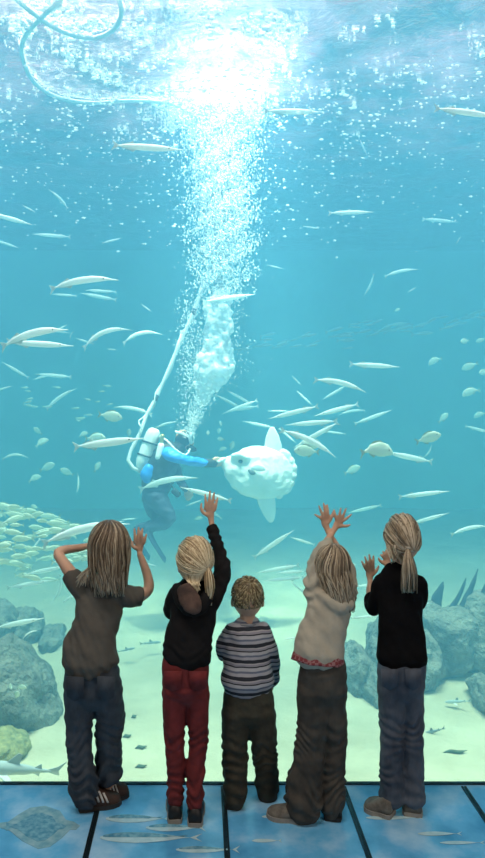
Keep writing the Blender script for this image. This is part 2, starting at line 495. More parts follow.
class Kid:
    """a child seen from behind; points are given in the photo's scale at the child's own distance:
    (x, y, towards the window in px, half width, half depth)"""
    def __init__(s, d, foot, label):
        s.d = d; s.k = d / F
        loc = P(foot[0], CY, d); loc.z = 0.0
        s.root = thing('person', label, 'person', loc, 'children at the aquarium window')
        s.body = MB()

    def w(s, x, y, z=0.0):
        return P(x, y, s.d + z * s.k)

    def fix(s, c, x, y, z):
        """photo-scale point whose place in the room keeps the head's true round shape about its middle c"""
        D0, D1 = s.d + c[2] * s.k, s.d + z * s.k
        return (CX + ((c[0] - CX) * D0 / F + (x - c[0]) * s.k) * F / D1, CY + ((c[1] - CY) * D0 / F + (y - c[1]) * s.k) * F / D1, z)

    def tb(s, mb, pts, **kw):
        mb.tube([(s.w(p[0], p[1], p[2]), p[3] * s.k, (p[4] if len(p) > 4 else p[3]) * s.k) for p in pts], **kw)

    def el(s, mb, x, y, z, rx, rz, ry, rot=None, **kw):
        mb.ellipsoid(s.w(x, y, z), rx * s.k, ry * s.k, rz * s.k, rot=rot, **kw)

    def hand(s, mb, wrist, palm, knuck, tips, zg, thumb, r=1.65):
        """flat on the pane: wrist (x,y,z), palm middle, four knuckles, four tips, thumb (base, joint, tip)"""
        s.tb(mb, [(*wrist, 3.0, 2.4), ((wrist[0] + palm[0]) / 2, (wrist[1] + palm[1]) / 2, (wrist[2] + zg) / 2, 3.3, 2.3), (palm[0], palm[1], zg - 1.5, 4.4, 2.0),
                  (sum(q[0] for q in knuck) / 4, sum(q[1] for q in knuck) / 4, zg - 1.6, 4.3, 1.6)], seg=12, step=0.006)
        for (a, b) in zip(knuck, tips):
            m1 = (a[0] + (b[0] - a[0]) * 0.45, a[1] + (b[1] - a[1]) * 0.45)
            p0 = (palm[0] + (a[0] - palm[0]) * 0.55, palm[1] + (a[1] - palm[1]) * 0.55)
            s.tb(mb, [(*p0, zg - 1.6, r), (a[0], a[1], zg - 2.2, r * 1.08), (m1[0], m1[1], zg - 2.6, r * 1.0), (b[0], b[1], zg - 1.4, r * 0.78)], seg=8, step=0.006)
        s.tb(mb, [(palm[0] + (thumb[0][0] - palm[0]) * 0.3, palm[1] + (thumb[0][1] - palm[1]) * 0.3 + 1.5, zg - 1.6, 2.3), (*thumb[0], zg - 2, 2.0), (*thumb[1], zg - 2, 1.75), (*thumb[2], zg - 1.4, 1.2)], seg=8, step=0.006)

    def head(s, c, r, face=(0.0, 1.0), ear=True, tilt=0.0):
        """skull, jaw, nose, brow, lips, ears; face: direction in plan (x, towards window)"""
        x, y, z = c; rx, ry = r
        f = Vector((face[0], face[1])).normalized(); sd = Vector((f.y, -f.x))
        yaw = Matrix.Rotation(math.atan2(-f.x, f.y), 3, 'Z')
        def q(a, up, fw): return s.fix(c, x + sd.x * a + f.x * fw, y - up, z + sd.y * a + f.y * fw)
        mb = s.body
        s.el(mb, *q(0, 3, -1), rx, ry, rx * 1.14, rot=yaw)                 # skull
        s.el(mb, *q(0, -ry * 0.42, rx * 0.32), rx * 0.72, ry * 0.56, rx * 0.72, rot=yaw)     # jaw
        s.el(mb, *q(0, -ry * 0.86, rx * 0.72), rx * 0.28, ry * 0.16, rx * 0.24, rot=yaw)     # chin
        s.tb(mb, [(*q(0, 1, rx * 1.02), 1.3), (*q(0, -ry * 0.26, rx * 1.24), 2.0)], seg=8, step=0.004)   # nose
        s.tb(mb, [(*q(-4, -ry * 0.56, rx * 0.93), 1.2), (*q(0, -ry * 0.55, rx * 1.06), 1.5), (*q(4, -ry * 0.56, rx * 0.93), 1.2)], seg=8, step=0.004)   # lips
        s.tb(mb, [(*q(-rx * 0.6, ry * 0.22, rx * 0.86), 1.3), (*q(0, ry * 0.2, rx * 1.06), 1.3), (*q(rx * 0.6, ry * 0.22, rx * 0.86), 1.3)], seg=8, step=0.004)   # brow
        if ear:
            for sg in (-1, 1):
                s.el(mb, *q(sg * rx * 1.0, -ry * 0.12, -rx * 0.02), 1.6, ry * 0.26, rx * 0.2, rot=yaw)
        s.eyes = [q(sg * rx * 0.38, ry * 0.04, rx * 0.9) for sg in (-1, 1)]

    def finish_body(s, voxel=0.0036):
        me = fuse(s.body, 'body', voxel, 5)
        link('body', me, M_SKIN, s.root)
        for e in s.eyes:
            mb = MB(); s.el(mb, *e, 2.0, 2.0, 2.0, nu=10, nv=8)
            ey = mb.build('eye', M_EYE, s.root)
            mb = MB(); s.el(mb, e[0], e[1], e[2] + 1.25, 1.05, 1.05, 0.9, nu=10, nv=8); mb.build('iris', M_IRIS, ey)

    def cloth(s, name, mb, m, voxel=0.006, smooth=4, amp=0.006, fold=None, label=None, grain=(9, 16)):
        ox = random.random() * 50
        def disp(c):
            cx = c.x + 0.45 * c.z * (1 if grain[0] > grain[1] else 0)
            n1 = noise.noise(Vector((cx * grain[0] + ox, c.y * 9, c.z * grain[1])))
            n2 = noise.noise(Vector((cx * grain[0] * 2.4 + ox, c.y * 22, c.z * grain[1] * 2.1)))
            h = amp * (1.2 * n1 + 0.8 * n2)
            if fold:
                for z0, wd, a in fold:      # creases bunching across at height z0
                    g = math.exp(-((c.z - z0) / wd) ** 2)
                    if g > 0.02:
                        h += 1.7 * g * a * (0.35 + 1.3 * abs(noise.noise(Vector((c.x * 13 + ox, c.y * 13, c.z * 9 + 4))))) * math.sin(2 * math.pi * (c.z / 0.046 + 2.6 * noise.noise(Vector((c.x * 9 + ox, c.y * 9, c.z * 5)))))
            return h
        me = fuse(mb, name, voxel, smooth, disp)
        o = link(name, me, m, s.root)
        if label: o['label'] = label
        return o

    def strands(s, mb, paths, r=(0.75, 0.3), n=8):
        """paths: list of (list of local points, tone)"""
        for pts, tone in paths:
            ww = [s.w(*p) for p in pts]
            k = len(ww)
            b0 = len(mb.tone)
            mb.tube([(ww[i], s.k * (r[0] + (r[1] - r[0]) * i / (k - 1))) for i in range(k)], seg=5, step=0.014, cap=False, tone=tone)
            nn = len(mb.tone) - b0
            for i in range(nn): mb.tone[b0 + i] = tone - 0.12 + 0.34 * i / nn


def rnd(a, b): return random.uniform(a, b)


def on_head(c, r, th, ph, k=1.0):
    """point on the skull: th 0 crown .. pi chin, ph 0 = back (towards the room), +/-pi = face"""
    return K.fix(c, c[0] + r[0] * k * math.sin(th) * math.sin(ph), c[1] - 3 - r[1] * k * math.cos(th), c[2] - r[0] * 1.14 * k * math.sin(th) * math.cos(ph))


def shoe(K, name, heel, toe, hw, h, mat_up, mat_sole, label=None, stripes=False, side=1, ground=True, lift=0.0):
    """heel, toe: (x, y-of-ground, z px); built on the floor with upper, sole, stripes"""
    a = K.w(*heel); b = K.w(*toe)
    if ground: a.z = b.z = lift
    dr = (b - a); L = dr.length; dr.normalize()
    sd = dr.cross(Vector((0, 0, 1))).normalized(); up = sd.cross(dr)
    if up.z < 0: up = -up; sd = -sd
    k = K.k; hw *= k; h *= k
    def pt(t, s_, z): return a + dr * (t * L) + sd * (s_ * hw) + up * z
    mb = MB()
    prof = [(0.0, 0.72, 0.95), (0.12, 0.86, 1.0), (0.3, 0.84, 1.0), (0.45, 0.92, 0.80), (0.62, 1.0, 0.60), (0.8, 0.98, 0.47), (0.93, 0.78, 0.38), (1.0, 0.45, 0.26)]
    vs, fs = [], []; seg = 14
    for (t, wd, hh) in prof:
        for q in range(seg):
            th = math.pi * q / (seg - 1)
            cc, ss = math.cos(th), max(0.0, math.sin(th))
            vs.append(pt(t, wd * math.copysign(abs(cc) ** 0.7, cc), 0.012 + h * hh * ss ** 0.75))
    m = len(prof)
    for i in range(m - 1):
        for q in range(seg - 1):
            fs.append((i * seg + q, i * seg + q + 1, (i + 1) * seg + q + 1, (i + 1) * seg + q))
        fs.append((i * seg + seg - 1, i * seg, (i + 1) * seg, (i + 1) * seg + seg - 1))
    fs.append(tuple(range(seg))[::-1]); fs.append(tuple(range((m - 1) * seg, m * seg)))
    mb.add(vs, fs)
    up_o = mb.build(name, mat_up, K.root)
    if label: up_o['label'] = label
    ml = MB(); vs, fs = [], []
    out = [(0.0 - 0.02, 0.5), (0.0, 0.8), (0.15, 0.95), (0.4, 0.9), (0.62, 1.08), (0.8, 1.06), (0.95, 0.82), (1.03, 0.4)]
    ring = [(t, w_) for t, w_ in out] + [(t, -w_) for t, w_ in reversed(out)]
    nn = len(ring)
    for z in (0.0, 0.018):
        for (t, w_) in ring: vs.append(pt(t, w_, z))
    fs = [tuple(range(nn))[::-1], tuple(range(nn, 2 * nn))] + [(i, (i + 1) % nn, nn + (i + 1) % nn, nn + i) for i in range(nn)]
    ml.add(vs, fs)
    so = link('sole', ml.mesh('sole'), mat_sole, up_o, smooth=False)
    if stripes:
        for t0 in (0.42, 0.53, 0.64):
            ms = MB(); vs = []
            for u in range(6):
                th = math.radians(12 + 50 * u / 5)
                cc, ss = math.cos(th), max(0.0, math.sin(th))
                tt = t0 - 0.10 * u / 5
                i = max(j for j in range(m) if prof[j][0] <= tt); f_ = (tt - prof[i][0]) / (prof[i + 1][0] - prof[i][0])
                wd = prof[i][1] * (1 - f_) + prof[i + 1][1] * f_; hh = prof[i][2] * (1 - f_) + prof[i + 1][2] * f_
                for dt in (0.0, 0.05):
                    vs.append(pt(tt + dt, side * (wd * cc ** 0.7 + 0.05), 0.015 + h * hh * ss ** 0.75 * 1.02))
            ms.add(vs, [(2 * i, 2 * i + 1, 2 * i + 3, 2 * i + 2) for i in range(5)])
            so = ms.mesh('stripe')
            so2 = link('stripe', so, M_STRIPE_WHITE, up_o)
            md = so2.modifiers.new('t', 'SOLIDIFY'); md.thickness = 0.002
    return up_o


def hair_cap(K, mb, c, r, k=1.04, th1=1.95, pmax=2.15, tone=0.25):
    nu, nv = 26, 14
    vs = []
    for j in range(nv + 1):
        for i in range(nu + 1):
            ph = -pmax + 2 * pmax * i / nu
            lim = th1 * (1.0 if abs(ph) < 1.3 else 1.0 - 0.36 * (abs(ph) - 1.3))
            vs.append(K.w(*on_head(c, r, lim * j / nv + 0.001, ph, k)))
    mb.add(vs, [(j * (nu + 1) + i, (j + 1) * (nu + 1) + i, (j + 1) * (nu + 1) + i + 1, j * (nu + 1) + i + 1) for j in range(nv) for i in range(nu)], tone)


def hair_long(K, mb, c, r, n, ends, swing=(0, 0), pmax=2.2, k=(1.05, 1.16), th0=0.12):
    """ends: (x left, x right, y short, y long) of the tips; swing moves the hanging part"""
    paths = []
    for _ in range(n):
        ph = rnd(-pmax, pmax); kk = rnd(*k)
        pts = []
        th_e = rnd(1.55, 1.9)
        ts = rnd(0.02, th0 if random.random() < 0.6 else 0.9)
        for q in range(5):
            th = ts + (th_e - ts) * q / 4
            pts.append(on_head(c, r, th, ph + 0.12 * math.sin(3 * th), kk * (0.98 + 0.06 * q / 4)))
        e = pts[-1]
        f = (math.sin(ph) + 1) / 2
        tx = ends[0] + (ends[1] - ends[0]) * f + rnd(-2, 2)
        ty = rnd(ends[2], ends[3])
        tz = c[2] - r[0] * 1.25 * math.cos(ph) - (3 if abs(ph) < 1.2 else 0)
        for q in (0.35, 0.7, 1.0):
            wob = rnd(-1.6, 1.6)
            pts.append((e[0] + (tx - e[0]) * q ** 1.3 + swing[0] * q * (1 - q) + wob, e[1] + (ty - e[1]) * q, e[2] + (tz - e[2]) * q + swing[1] * q * (1 - q)))
        paths.append((pts, rnd(0, 1)))
    K.strands(mb, paths, r=(1.0, 0.35))


def hair_to_tie(K, mb, c, r, tie, n, pmax=2.15, k=(1.04, 1.10)):
    """combed back over the skull to the tie"""
    tv = Vector(((tie[0] - c[0]) / r[0], (c[1] - 3 - tie[1]) / r[1], (tie[2] - c[2]) / (r[0] * 1.14))).normalized()
    paths = []
    for _ in range(n):
        ph = rnd(-pmax, pmax)
        th = rnd(0.05, 1.75) if abs(ph) < 1.4 else rnd(0.3, 1.45)
        a = Vector((math.sin(th) * math.sin(ph), math.cos(th), -math.sin(th) * math.cos(ph)))
        kk = rnd(*k)
        pts = []
        for q in range(7):
            u = q / 6
            v = a.lerp(tv, u).normalized() * (kk + 0.05 * u)
            pts.append(K.fix(c, c[0] + r[0] * v.x, c[1] - 3 - r[1] * v.y + 2.0 * math.sin(math.pi * u) * (1 if v.y < 0.6 else 0.2), c[2] + r[0] * 1.14 * v.z))
        paths.append((pts, rnd(0.1, 1)))
    K.strands(mb, paths, r=(0.95, 0.7))


def pony(K, mb, tie, mids, tip, n, spread, tipw):
    paths = []
    for _ in range(n):
        a = rnd(0, 6.283); q = math.sqrt(random.random())
        ox, oz = q * math.cos(a), q * math.sin(a)
        pts = [tie]
        for (mx, my, mz), sp in zip(mids, spread):
            pts.append((mx + ox * sp, my, mz + oz * sp * 0.7))
        pts.append((tip[0] + ox * tipw + rnd(-1, 1), tip[1] + rnd(-16, 3) * (0.4 + 0.6 * q), tip[2] + oz * tipw * 0.6))
        paths.append((pts, rnd(0, 1)))
    K.strands(mb, paths, r=(0.85, 0.4))


def legs_body(K, L, R, hip):
    """bare legs and hips inside the clothes, part of the one skin"""
    K.tb(K.body, [(h[0], h[1], h[2], h[3] * 0.8, h[4] * 0.8) for h in hip], seg=16)
    for leg in (L, R):
        K.tb(K.body, [(p[0], p[1], p[2], p[3] * 0.62, p[3] * 0.62) for p in leg], seg=12)


# ================================================================= girl in the grey tee
K = Kid(3.0, (98, 803), 'child in grey t-shirt and dark jeans with long loose dark blond hair and one palm on the window')
K.root['label'] = 'child in grey t-shirt and dark jeans, long loose hair, shading the eyes at the window'
ZG = 46.5
c, r = (109, 549, 17), (17.5, 22)
K.head(c, r, (0.05, 1))
tor = [(104, 585, 15, 17, 10), (102, 592, 14, 24, 12.5), (99, 603, 12, 24, 14), (97, 618, 8, 23.5, 14.5), (93, 634, 3, 24.5, 15), (90, 648, 1, 27.5, 18.5), (90, 662, 0, 28.5, 20.5)]
K.tb(K.body, [(p[0], p[1], p[2], p[3] * 0.86, p[4] * 0.86) for p in tor], seg=18)
K.tb(K.body, [(105, 590, 15, 9, 8), (107, 576, 16, 7, 7), (108, 565, 17, 7, 7)], seg=12)
# left arm: elbow out, hand to the brow; right arm bent up, palm on the pane
K.tb(K.body, [(82, 590, 14, 8), (72, 575, 18, 7), (61, 559, 24, 5.6), (58, 553, 27, 5.2), (64, 550, 31, 4.8), (78, 548, 38, 4.2), (88, 546, 41, 3.4), (97, 544, 40, 3.8, 2.6), (103, 543, 40, 3.2, 2)], seg=12, step=0.01)
for q in range(4):
    K.tb(K.body, [(99, 541 + 1.8 * q, 40, 1.5), (105, 540.5 + 2.2 * q, 40.5, 1.5), (111, 540.5 + 2.4 * q, 39.5, 1.2)], seg=8, step=0.006)
K.tb(K.body, [(96, 546, 40, 1.8), (101, 550, 40, 1.7), (105, 552, 39, 1.3)], seg=8, step=0.006)
K.tb(K.body, [(123, 594, 14, 9), (136, 597, 20, 7), (146, 592, 28, 6), (149, 586, 31, 5.6), (147, 574, 36, 5), (142, 560, 42, 3.9), (140, 555, 43, 3.3)], seg=12, step=0.01)
K.hand(K.body, (140, 556, 43), (139.5, 547.5), [(135.2, 542), (138.2, 541), (141.3, 541), (144, 543)], [(134.3, 529), (138.6, 527.3), (142.4, 528.8), (146.3, 534.5)], ZG, [(133.5, 547), (131, 543), (130.3, 538)])
LL = [(79, 684, 1, 15.5, 16), (79, 712, 1, 14.5, 15), (79, 740, 0, 12.5, 13), (81, 765, -1, 12.5, 13.5), (84, 784, 0, 14, 14), (85, 796, 1, 13.5, 14)]
RL = [(105, 684, 2, 16, 16), (110, 712, 7, 15, 15), (109, 734, 12, 13.5, 13), (109, 754, 14, 13, 13), (109, 774, 16, 13.5, 13)]
hip = [(91, 656, 1, 24, 15.5), (92, 672, 1, 27.5, 18), (92, 692, 1, 28, 18)]
legs_body(K, LL + [(86, 803, 3, 9)], RL + [(108, 790, 20, 9)], hip)
K.finish_body()
mb = MB(); K.tb(mb, tor, seg=26)
K.tb(mb, [(86, 593, 14, 12, 11), (76, 582, 17, 10.5, 10), (70, 573, 20, 9, 9)], seg=16, cap=False)
K.tb(mb, [(112, 593, 14, 12, 12), (122, 594.5, 15, 11.5, 12), (132, 597, 19, 10.5, 10.5), (141, 597, 24, 9.3, 9.3)], seg=16, cap=False)
K.cloth('t_shirt', mb, M_TEE, amp=0.009, grain=(17, 6))
mb = MB(); K.tb(mb, hip, seg=26); K.tb(mb, LL, seg=20); K.tb(mb, RL, seg=20)
K.cloth('jeans', mb, M_DENIM, fold=[(K.w(0, 735, 0).z, 0.07, 0.004), (K.w(0, 785, 0).z, 0.08, 0.006)])
for sg, x0, x1 in ((-1, 66, 84), (1, 97, 115)):      # back pockets
    mb = MB()
    mb.add([K.w(x0, 676, -19.6), K.w(x1, 677, -19.6), K.w(x1 - 1, 697, -19.6), K.w((x0 + x1) / 2, 701, -19.8), K.w(x0 + 1, 696, -19.6)], [(0, 1, 2, 3, 4)])
    o = mb.build('pocket', M_DENIM, K.root); o.modifiers.new('t', 'SOLIDIFY').thickness = 0.004
mb = MB(); hair_cap(K, mb, c, r, 1.08, 2.0, 2.2)
hair_long(K, mb, c, r, 420, (92, 124, 583, 598), swing=(0, -6), k=(1.08, 1.22))
paths = []
for q in range(26):     # locks strayed over the left shoulder
    x0 = rnd(90, 98); xe = rnd(75, 90)
    paths.append(([(x0 + 1, 556, 6), (x0 - 1, 566, 3), ((x0 + xe) / 2 - 1, 572, 1), (xe, rnd(577, 588), 1)], rnd(0.3, 1)))
K.strands(mb, paths, r=(0.8, 0.35))
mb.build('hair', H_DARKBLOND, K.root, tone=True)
shoe(K, 'shoe', (79, 0, -1), (120, 0, 11), 9.5, 19, M_SHOE_BROWN, M_SOLE_DARK, stripes=True, side=1)
shoe(K, 'shoe', (96, 0, 18), (128, 0, 25), 9.5, 20, M_SHOE_BROWN, M_SOLE_DARK, stripes=True, side=1)

# ================================================================= girl in the black hoodie
K = Kid(2.93, (186, 815), 'child in black hoodie and red trousers with blond ponytail, right arm stretched up the window')
ZG = 64
c, r = (195, 563, 16), (17.5, 23)
K.head(c, r, (-0.45, 1))
tor = [(196, 585, 13, 17, 10), (196, 593, 12, 22.5, 12), (194, 606, 10, 23.5, 14), (192, 620, 6, 23, 14.5), (189, 636, 2, 23.5, 15), (187.5, 649, 0, 24.5, 17.5), (187.5, 656, 0, 25, 18.5)]
K.tb(K.body, [(p[0], p[1], p[2], p[3] * 0.84, p[4] * 0.84) for p in tor], seg=18)
K.tb(K.body, [(196, 592, 13, 8, 8), (195, 580, 14, 7, 7), (195, 570, 15, 7, 7)], seg=12)
K.tb(K.body, [(178, 594, 14, 7), (173, 605, 20, 5), (172.5, 611, 30, 4.4), (180, 605, 42, 4.0), (186, 597, 52, 3.4)], seg=12, step=0.01)
K.hand(K.body, (187, 596, 53), (188, 588), [(184.5, 583), (187, 582), (190, 582), (192.6, 584)], [(184, 572), (187, 570), (190.5, 571), (194, 575)], ZG, [(193.5, 589), (196.5, 585), (197.5, 581)])
K.tb(K.body, [(211, 601, 14, 7), (218, 585, 24, 5.6), (221, 566, 36, 4.8), (218, 548, 48, 4.4), (214, 532, 58, 3.8), (212, 526, 60, 3.3)], seg=12, step=0.01)
K.hand(K.body, (212, 526, 60), (210.5, 514.5), [(205.8, 508.5), (208.8, 507), (212, 507), (215.3, 509)], [(205.3, 494.5), (210, 491.3), (214.2, 493), (217.6, 498)], ZG, [(203.5, 513), (201.2, 508.5), (201.5, 503.5)])
LL = [(175, 690, 0, 13, 14), (174, 715, 0, 11.5, 13), (174.5, 740, 0, 10, 11.5), (175.5, 765, 0, 9.2, 10.5), (175.5, 785, 0, 8.6, 9.5), (175.5, 799, 0, 8.4, 9.5)]
RL = [(197, 690, 0, 12.5, 14), (198, 715, 0, 11, 13), (198.5, 740, 0, 9.8, 11.5), (196.5, 765, -2, 9.2, 10.5), (195.5, 785, -4, 8.8, 9.5), (195, 802, -5, 8.8, 9.5)]
hip = [(186.5, 651, 0, 21.5, 14), (185.5, 668, -1, 24, 17), (185.5, 688, 0, 23, 17)]
legs_body(K, LL + [(175.5, 808, 2, 7)], RL + [(195, 812, -3, 7)], hip)
K.finish_body()
mb = MB(); K.tb(mb, tor, seg=26)
K.tb(mb, [(180, 594, 13, 12, 12), (173, 604, 19, 9.2, 9.5), (171.5, 612, 29, 8.4, 8.4), (180, 606, 41, 7.2), (185.5, 599, 50, 6.2)], seg=16)
K.tb(mb, [(209, 602, 13, 12, 12), (217, 588, 22, 10.5, 10), (222, 568, 35, 8.6, 8.5), (218.5, 548, 47, 7.4, 7.4), (213.5, 533, 56.5, 6.6, 6.6), (212.6, 529, 58, 6.6, 6.4)], seg=16)
K.cloth('hoodie', mb, M_BLACK, amp=0.006, grain=(15, 7), fold=[(K.w(0, 555, 30).z, 0.12, 0.003), (K.w(0, 648, 0).z, 0.04, 0.002)])
mb = MB()     # hood folded on the back
K.tb(mb, [(177, 588, 4, 5, 5), (180, 597, -3, 7, 5), (187, 607, -9, 8.5, 5), (195, 611, -11, 7.5, 4), (203, 604, -7, 7.5, 5), (209, 594, 0, 6.5, 5), (211, 588, 5, 5, 5)], seg=14)
K.cloth('hood', mb, M_BLACK, amp=0.003)
mb = MB()     # its lining shows
K.tb(mb, [(184, 588, -8, 8, 3.5), (189, 598, -13, 11.5, 4), (194, 607, -15.4, 10, 3.6), (196, 611, -15.2, 6, 3)], seg=14)
K.cloth('hood_lining', mb, M_HOODLINING, amp=0.004, label='brown lining of the folded hood')
mb = MB(); K.tb(mb, hip, seg=26); K.tb(mb, LL, seg=20); K.tb(mb, RL, seg=20)
K.cloth('trousers', mb, M_RED, amp=0.003, fold=[(K.w(0, 735, 0).z, 0.05, 0.003), (K.w(0, 782, 0).z, 0.09, 0.0035), (K.w(0, 690, 0).z, 0.03, 0.002)])
for x0, x1 in ((164, 182), (189, 207)):
    mb = MB()
    mb.add([K.w(x0, 671, -18.2), K.w(x1, 671, -18.2), K.w(x1 - 1, 688, -18.2), K.w((x0 + x1) / 2, 691, -18.2), K.w(x0 + 1, 688, -18.2)], [(0, 1, 2, 3, 4)])
    o = mb.build('pocket', M_RED, K.root); o.modifiers.new('t', 'SOLIDIFY').thickness = 0.004
mb = MB(); hair_cap(K, mb, c, r, 1.05, 2.35, 2.15, 0.6)
tie = (207.5, 565, 1)
hair_to_tie(K, mb, c, r, tie, 260)
pony(K, mb, tie, [(209, 576, -3), (210, 588, -5)], (210, 603, -5), 110, (4.4, 5.0), 1.6)
paths = []
for q in range(110):     # hair falling over the nape to the left of the ponytail
    x0 = rnd(181, 203)
    zz = 16 - 21.5 * math.sqrt(max(0.05, 1 - ((x0 - 195) / 19) ** 2)); paths.append(([(x0, 562, zz), (x0 + 1, 573, zz + 1), ((x0 + 195) / 2, 582, -4), ((x0 + 3 * 195) / 4 + rnd(-4, 4), rnd(585, 593), -9)], rnd(0.2, 1)))
K.strands(mb, paths, r=(0.9, 0.4))
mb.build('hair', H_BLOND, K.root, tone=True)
mb = MB(); K.el(mb, *tie, 2.6, 2.0, 2.6, nu=12, nv=8); mb.build('hair_tie', M_BAND, K.root)
shoe(K, 'shoe', (175, 0, -9), (174, 0, 34), 8.2, 15, M_SHOE_BLACK, M_SOLE, label='black trainer with pale sole')
shoe(K, 'shoe', (195, 0, -15), (197, 0, 28), 8.4, 15, M_SHOE_BLACK, M_SOLE, label='black trainer with pale sole')

# ================================================================= small boy in the striped top
K = Kid(3.03, (248, 803), 'small child in striped long-sleeved top and olive trousers with short hair')
ZG = 39
c, r = (247.5, 600, 12), (15.5, 19.5)
K.head(c, r, (0, 1))
tor = [(247.5, 624.5, 8, 13, 9), (247.5, 629, 7, 20.5, 11), (247, 640, 5, 22.5, 13), (247, 655, 3, 23.5, 14), (246.5, 668, 1, 25, 15), (246.5, 676, 0, 27, 17.5), (246.5, 681, 0, 28, 19)]
K.tb(K.body, [(p[0], p[1], p[2], p[3] * 0.82, p[4] * 0.82) for p in tor], seg=18)
K.tb(K.body, [(247.5, 626, 8, 9, 8), (247.5, 617, 9, 8, 8), (247.5, 608, 10, 8, 8)], seg=12)
K.tb(K.body, [(230, 632, 7, 6), (222, 645, 9, 5.2), (222, 655, 16, 5), (229, 653, 27, 4), (233, 650, 32, 3.2)], seg=12, step=0.01)
K.hand(K.body, (233, 650, 33), (234, 643), [(231, 639), (233.5, 638), (236, 638), (238.3, 640)], [(230, 630), (233, 628), (236.5, 629), (240, 632)], ZG, [(239, 645), (242, 642), (243, 638)], r=1.55)
K.tb(K.body, [(266, 632, 7, 6), (271, 648, 7, 5.2), (273.5, 664, 10, 4.8), (272.5, 680, 16, 3.6), (271, 686, 19, 3.4, 2.6), (269, 692, 21, 3.2, 2.4)], seg=12, step=0.01)
for q in range(4):
    K.tb(K.body, [(267.5 + 1.3 * q, 690, 20 + q, 1.4), (266 + 1.4 * q, 697, 23 + q, 1.3), (266 + 1.4 * q, 701, 26 + q, 1.0)], seg=8, step=0.006)
K.tb(K.body, [(268, 687, 22, 1.7), (265, 691, 25, 1.5), (264, 695, 26, 1.1)], seg=8, step=0.006)
LL = [(236, 712, 0, 14.5, 15), (235, 735, 1, 13.2, 14), (234.5, 755, 1, 12.4, 13), (235, 775, 0, 12, 13), (235.5, 790, -2, 12, 13), (234.5, 799, -3, 11, 12)]
RL = [(261, 712, 0, 14.5, 15), (263, 735, 2, 13.2, 14), (265, 755, 6, 12.4, 13), (266.5, 772, 9, 12, 13), (267.5, 784, 11, 11.5, 12), (267.5, 792, 12, 11, 12)]
hip = [(248, 684, 0, 22.5, 13.5), (248.5, 698, 0, 25.5, 16), (248.5, 710, 0, 26, 16)]
legs_body(K, LL + [(234, 803, -2, 8)], RL + [(268, 797, 14, 8)], hip)
K.finish_body()
mb = MB(); K.tb(mb, tor, seg=26)
K.tb(mb, [(233, 631, 7, 9, 10), (224.5, 643, 8, 7.8, 8.5), (224, 655, 15, 7.4, 7.5), (229.5, 654, 26, 6), (232.5, 651, 30, 5)], seg=16)
K.tb(mb, [(263, 631, 7, 9.5, 10), (269, 645, 6, 8, 8.5), (272.5, 663, 9, 7, 7.5), (272.5, 680, 14.5, 6.4, 6.5)], seg=16)
K.cloth('striped_top', mb, M_STRIPE, amp=0.006, grain=(15, 7))
mb = MB(); K.tb(mb, [(247.5 + 9.4 * math.cos(a), 624 - 1.2 * math.sin(a), 8 + 9 * math.sin(a), 1.3) for a in [i * math.pi / 8 for i in range(17)]], seg=8, step=0.006)
mb.build('collar', mat('grey_ribbing', (0.26, 0.27, 0.29), 0.9, scale=60), K.root)
mb = MB(); K.tb(mb, hip, seg=26); K.tb(mb, LL, seg=20); K.tb(mb, RL, seg=20)
K.cloth('trousers', mb, M_OLIVE, amp=0.005, fold=[(K.w(0, 752, 0).z, 0.07, 0.004), (K.w(0, 788, 0).z, 0.05, 0.004)])
mb = MB(); hair_cap(K, mb, c, r, 1.04, 1.93, 1.65, 0.4)
paths = []
wh = Vector((0.12, 0.86, -0.5)).normalized()
for _ in range(680):
    ph = rnd(-1.95, 1.95); th = math.acos(1 - random.random() * 1.36)
    if th > 1.9 or (abs(ph) > 1.3 and th > 1.5): continue
    a = Vector((math.sin(th) * math.sin(ph), math.cos(th), -math.sin(th) * math.cos(ph)))
    dirv = (a - wh * a.dot(wh)); dirv = dirv.normalized() if dirv.length > 0.02 else Vector((1, 0, 0))
    ln = rnd(0.3, 0.5); k1 = rnd(1.03, 1.07)
    pts = []
    for q in range(4):
        v = (a + dirv * ln * q / 3); v = v.normalized() * (k1 + 0.045 * math.sin(math.pi * q / 3) + (0.02 if q == 3 else 0))
        pts.append(K.fix(c, c[0] + r[0] * v.x, c[1] - 3 - r[1] * v.y, c[2] + r[0] * 1.14 * v.z))
    paths.append((pts, rnd(0, 1)))
K.strands(mb, paths, r=(0.75, 0.3))
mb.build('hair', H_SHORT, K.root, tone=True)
shoe(K, 'shoe', (233, 0, -9), (232, 0, 28), 9.5, 15, M_SHOE_BLACK, M_SOLE_DARK)
shoe(K, 'shoe', (268, 0, 8), (270, 0, 37), 9.5, 15, M_SHOE_BLACK, M_SOLE_DARK)

# ================================================================= child in the cream top, arms crossed overhead
K = Kid(2.95, (312, 815), 'child in cream sweatshirt and grey trousers with arms crossed overhead against the window')
ZG = 58.5
c, r = (333, 569, 20), (15.5, 19.5)
K.head(c, r, (-0.15, 1))
tor = [(333, 589, 15, 15, 10), (331, 597, 13, 22, 12.5), (328.5, 609, 11, 23, 14), (325, 622, 8, 22.5, 15), (322, 636, 4, 24, 15.5), (319.5, 648, 1, 25.5, 17), (319, 654, 0, 26, 18)]
K.tb(K.body, [(p[0], p[1], p[2], p[3] * 0.76, p[4] * 0.74) for p in tor], seg=18)
K.tb(K.body, [(333, 596, 14, 8, 8), (333, 586, 16, 7, 7), (333, 576, 18, 7, 7)], seg=12)
K.tb(K.body, [(319, 605, 14, 7), (314, 590, 18, 5.4), (313.5, 570, 26, 4.8), (319.5, 554, 37, 4.2), (327, 541, 47, 3.9), (331, 535, 51, 3.3)], seg=12, step=0.01)
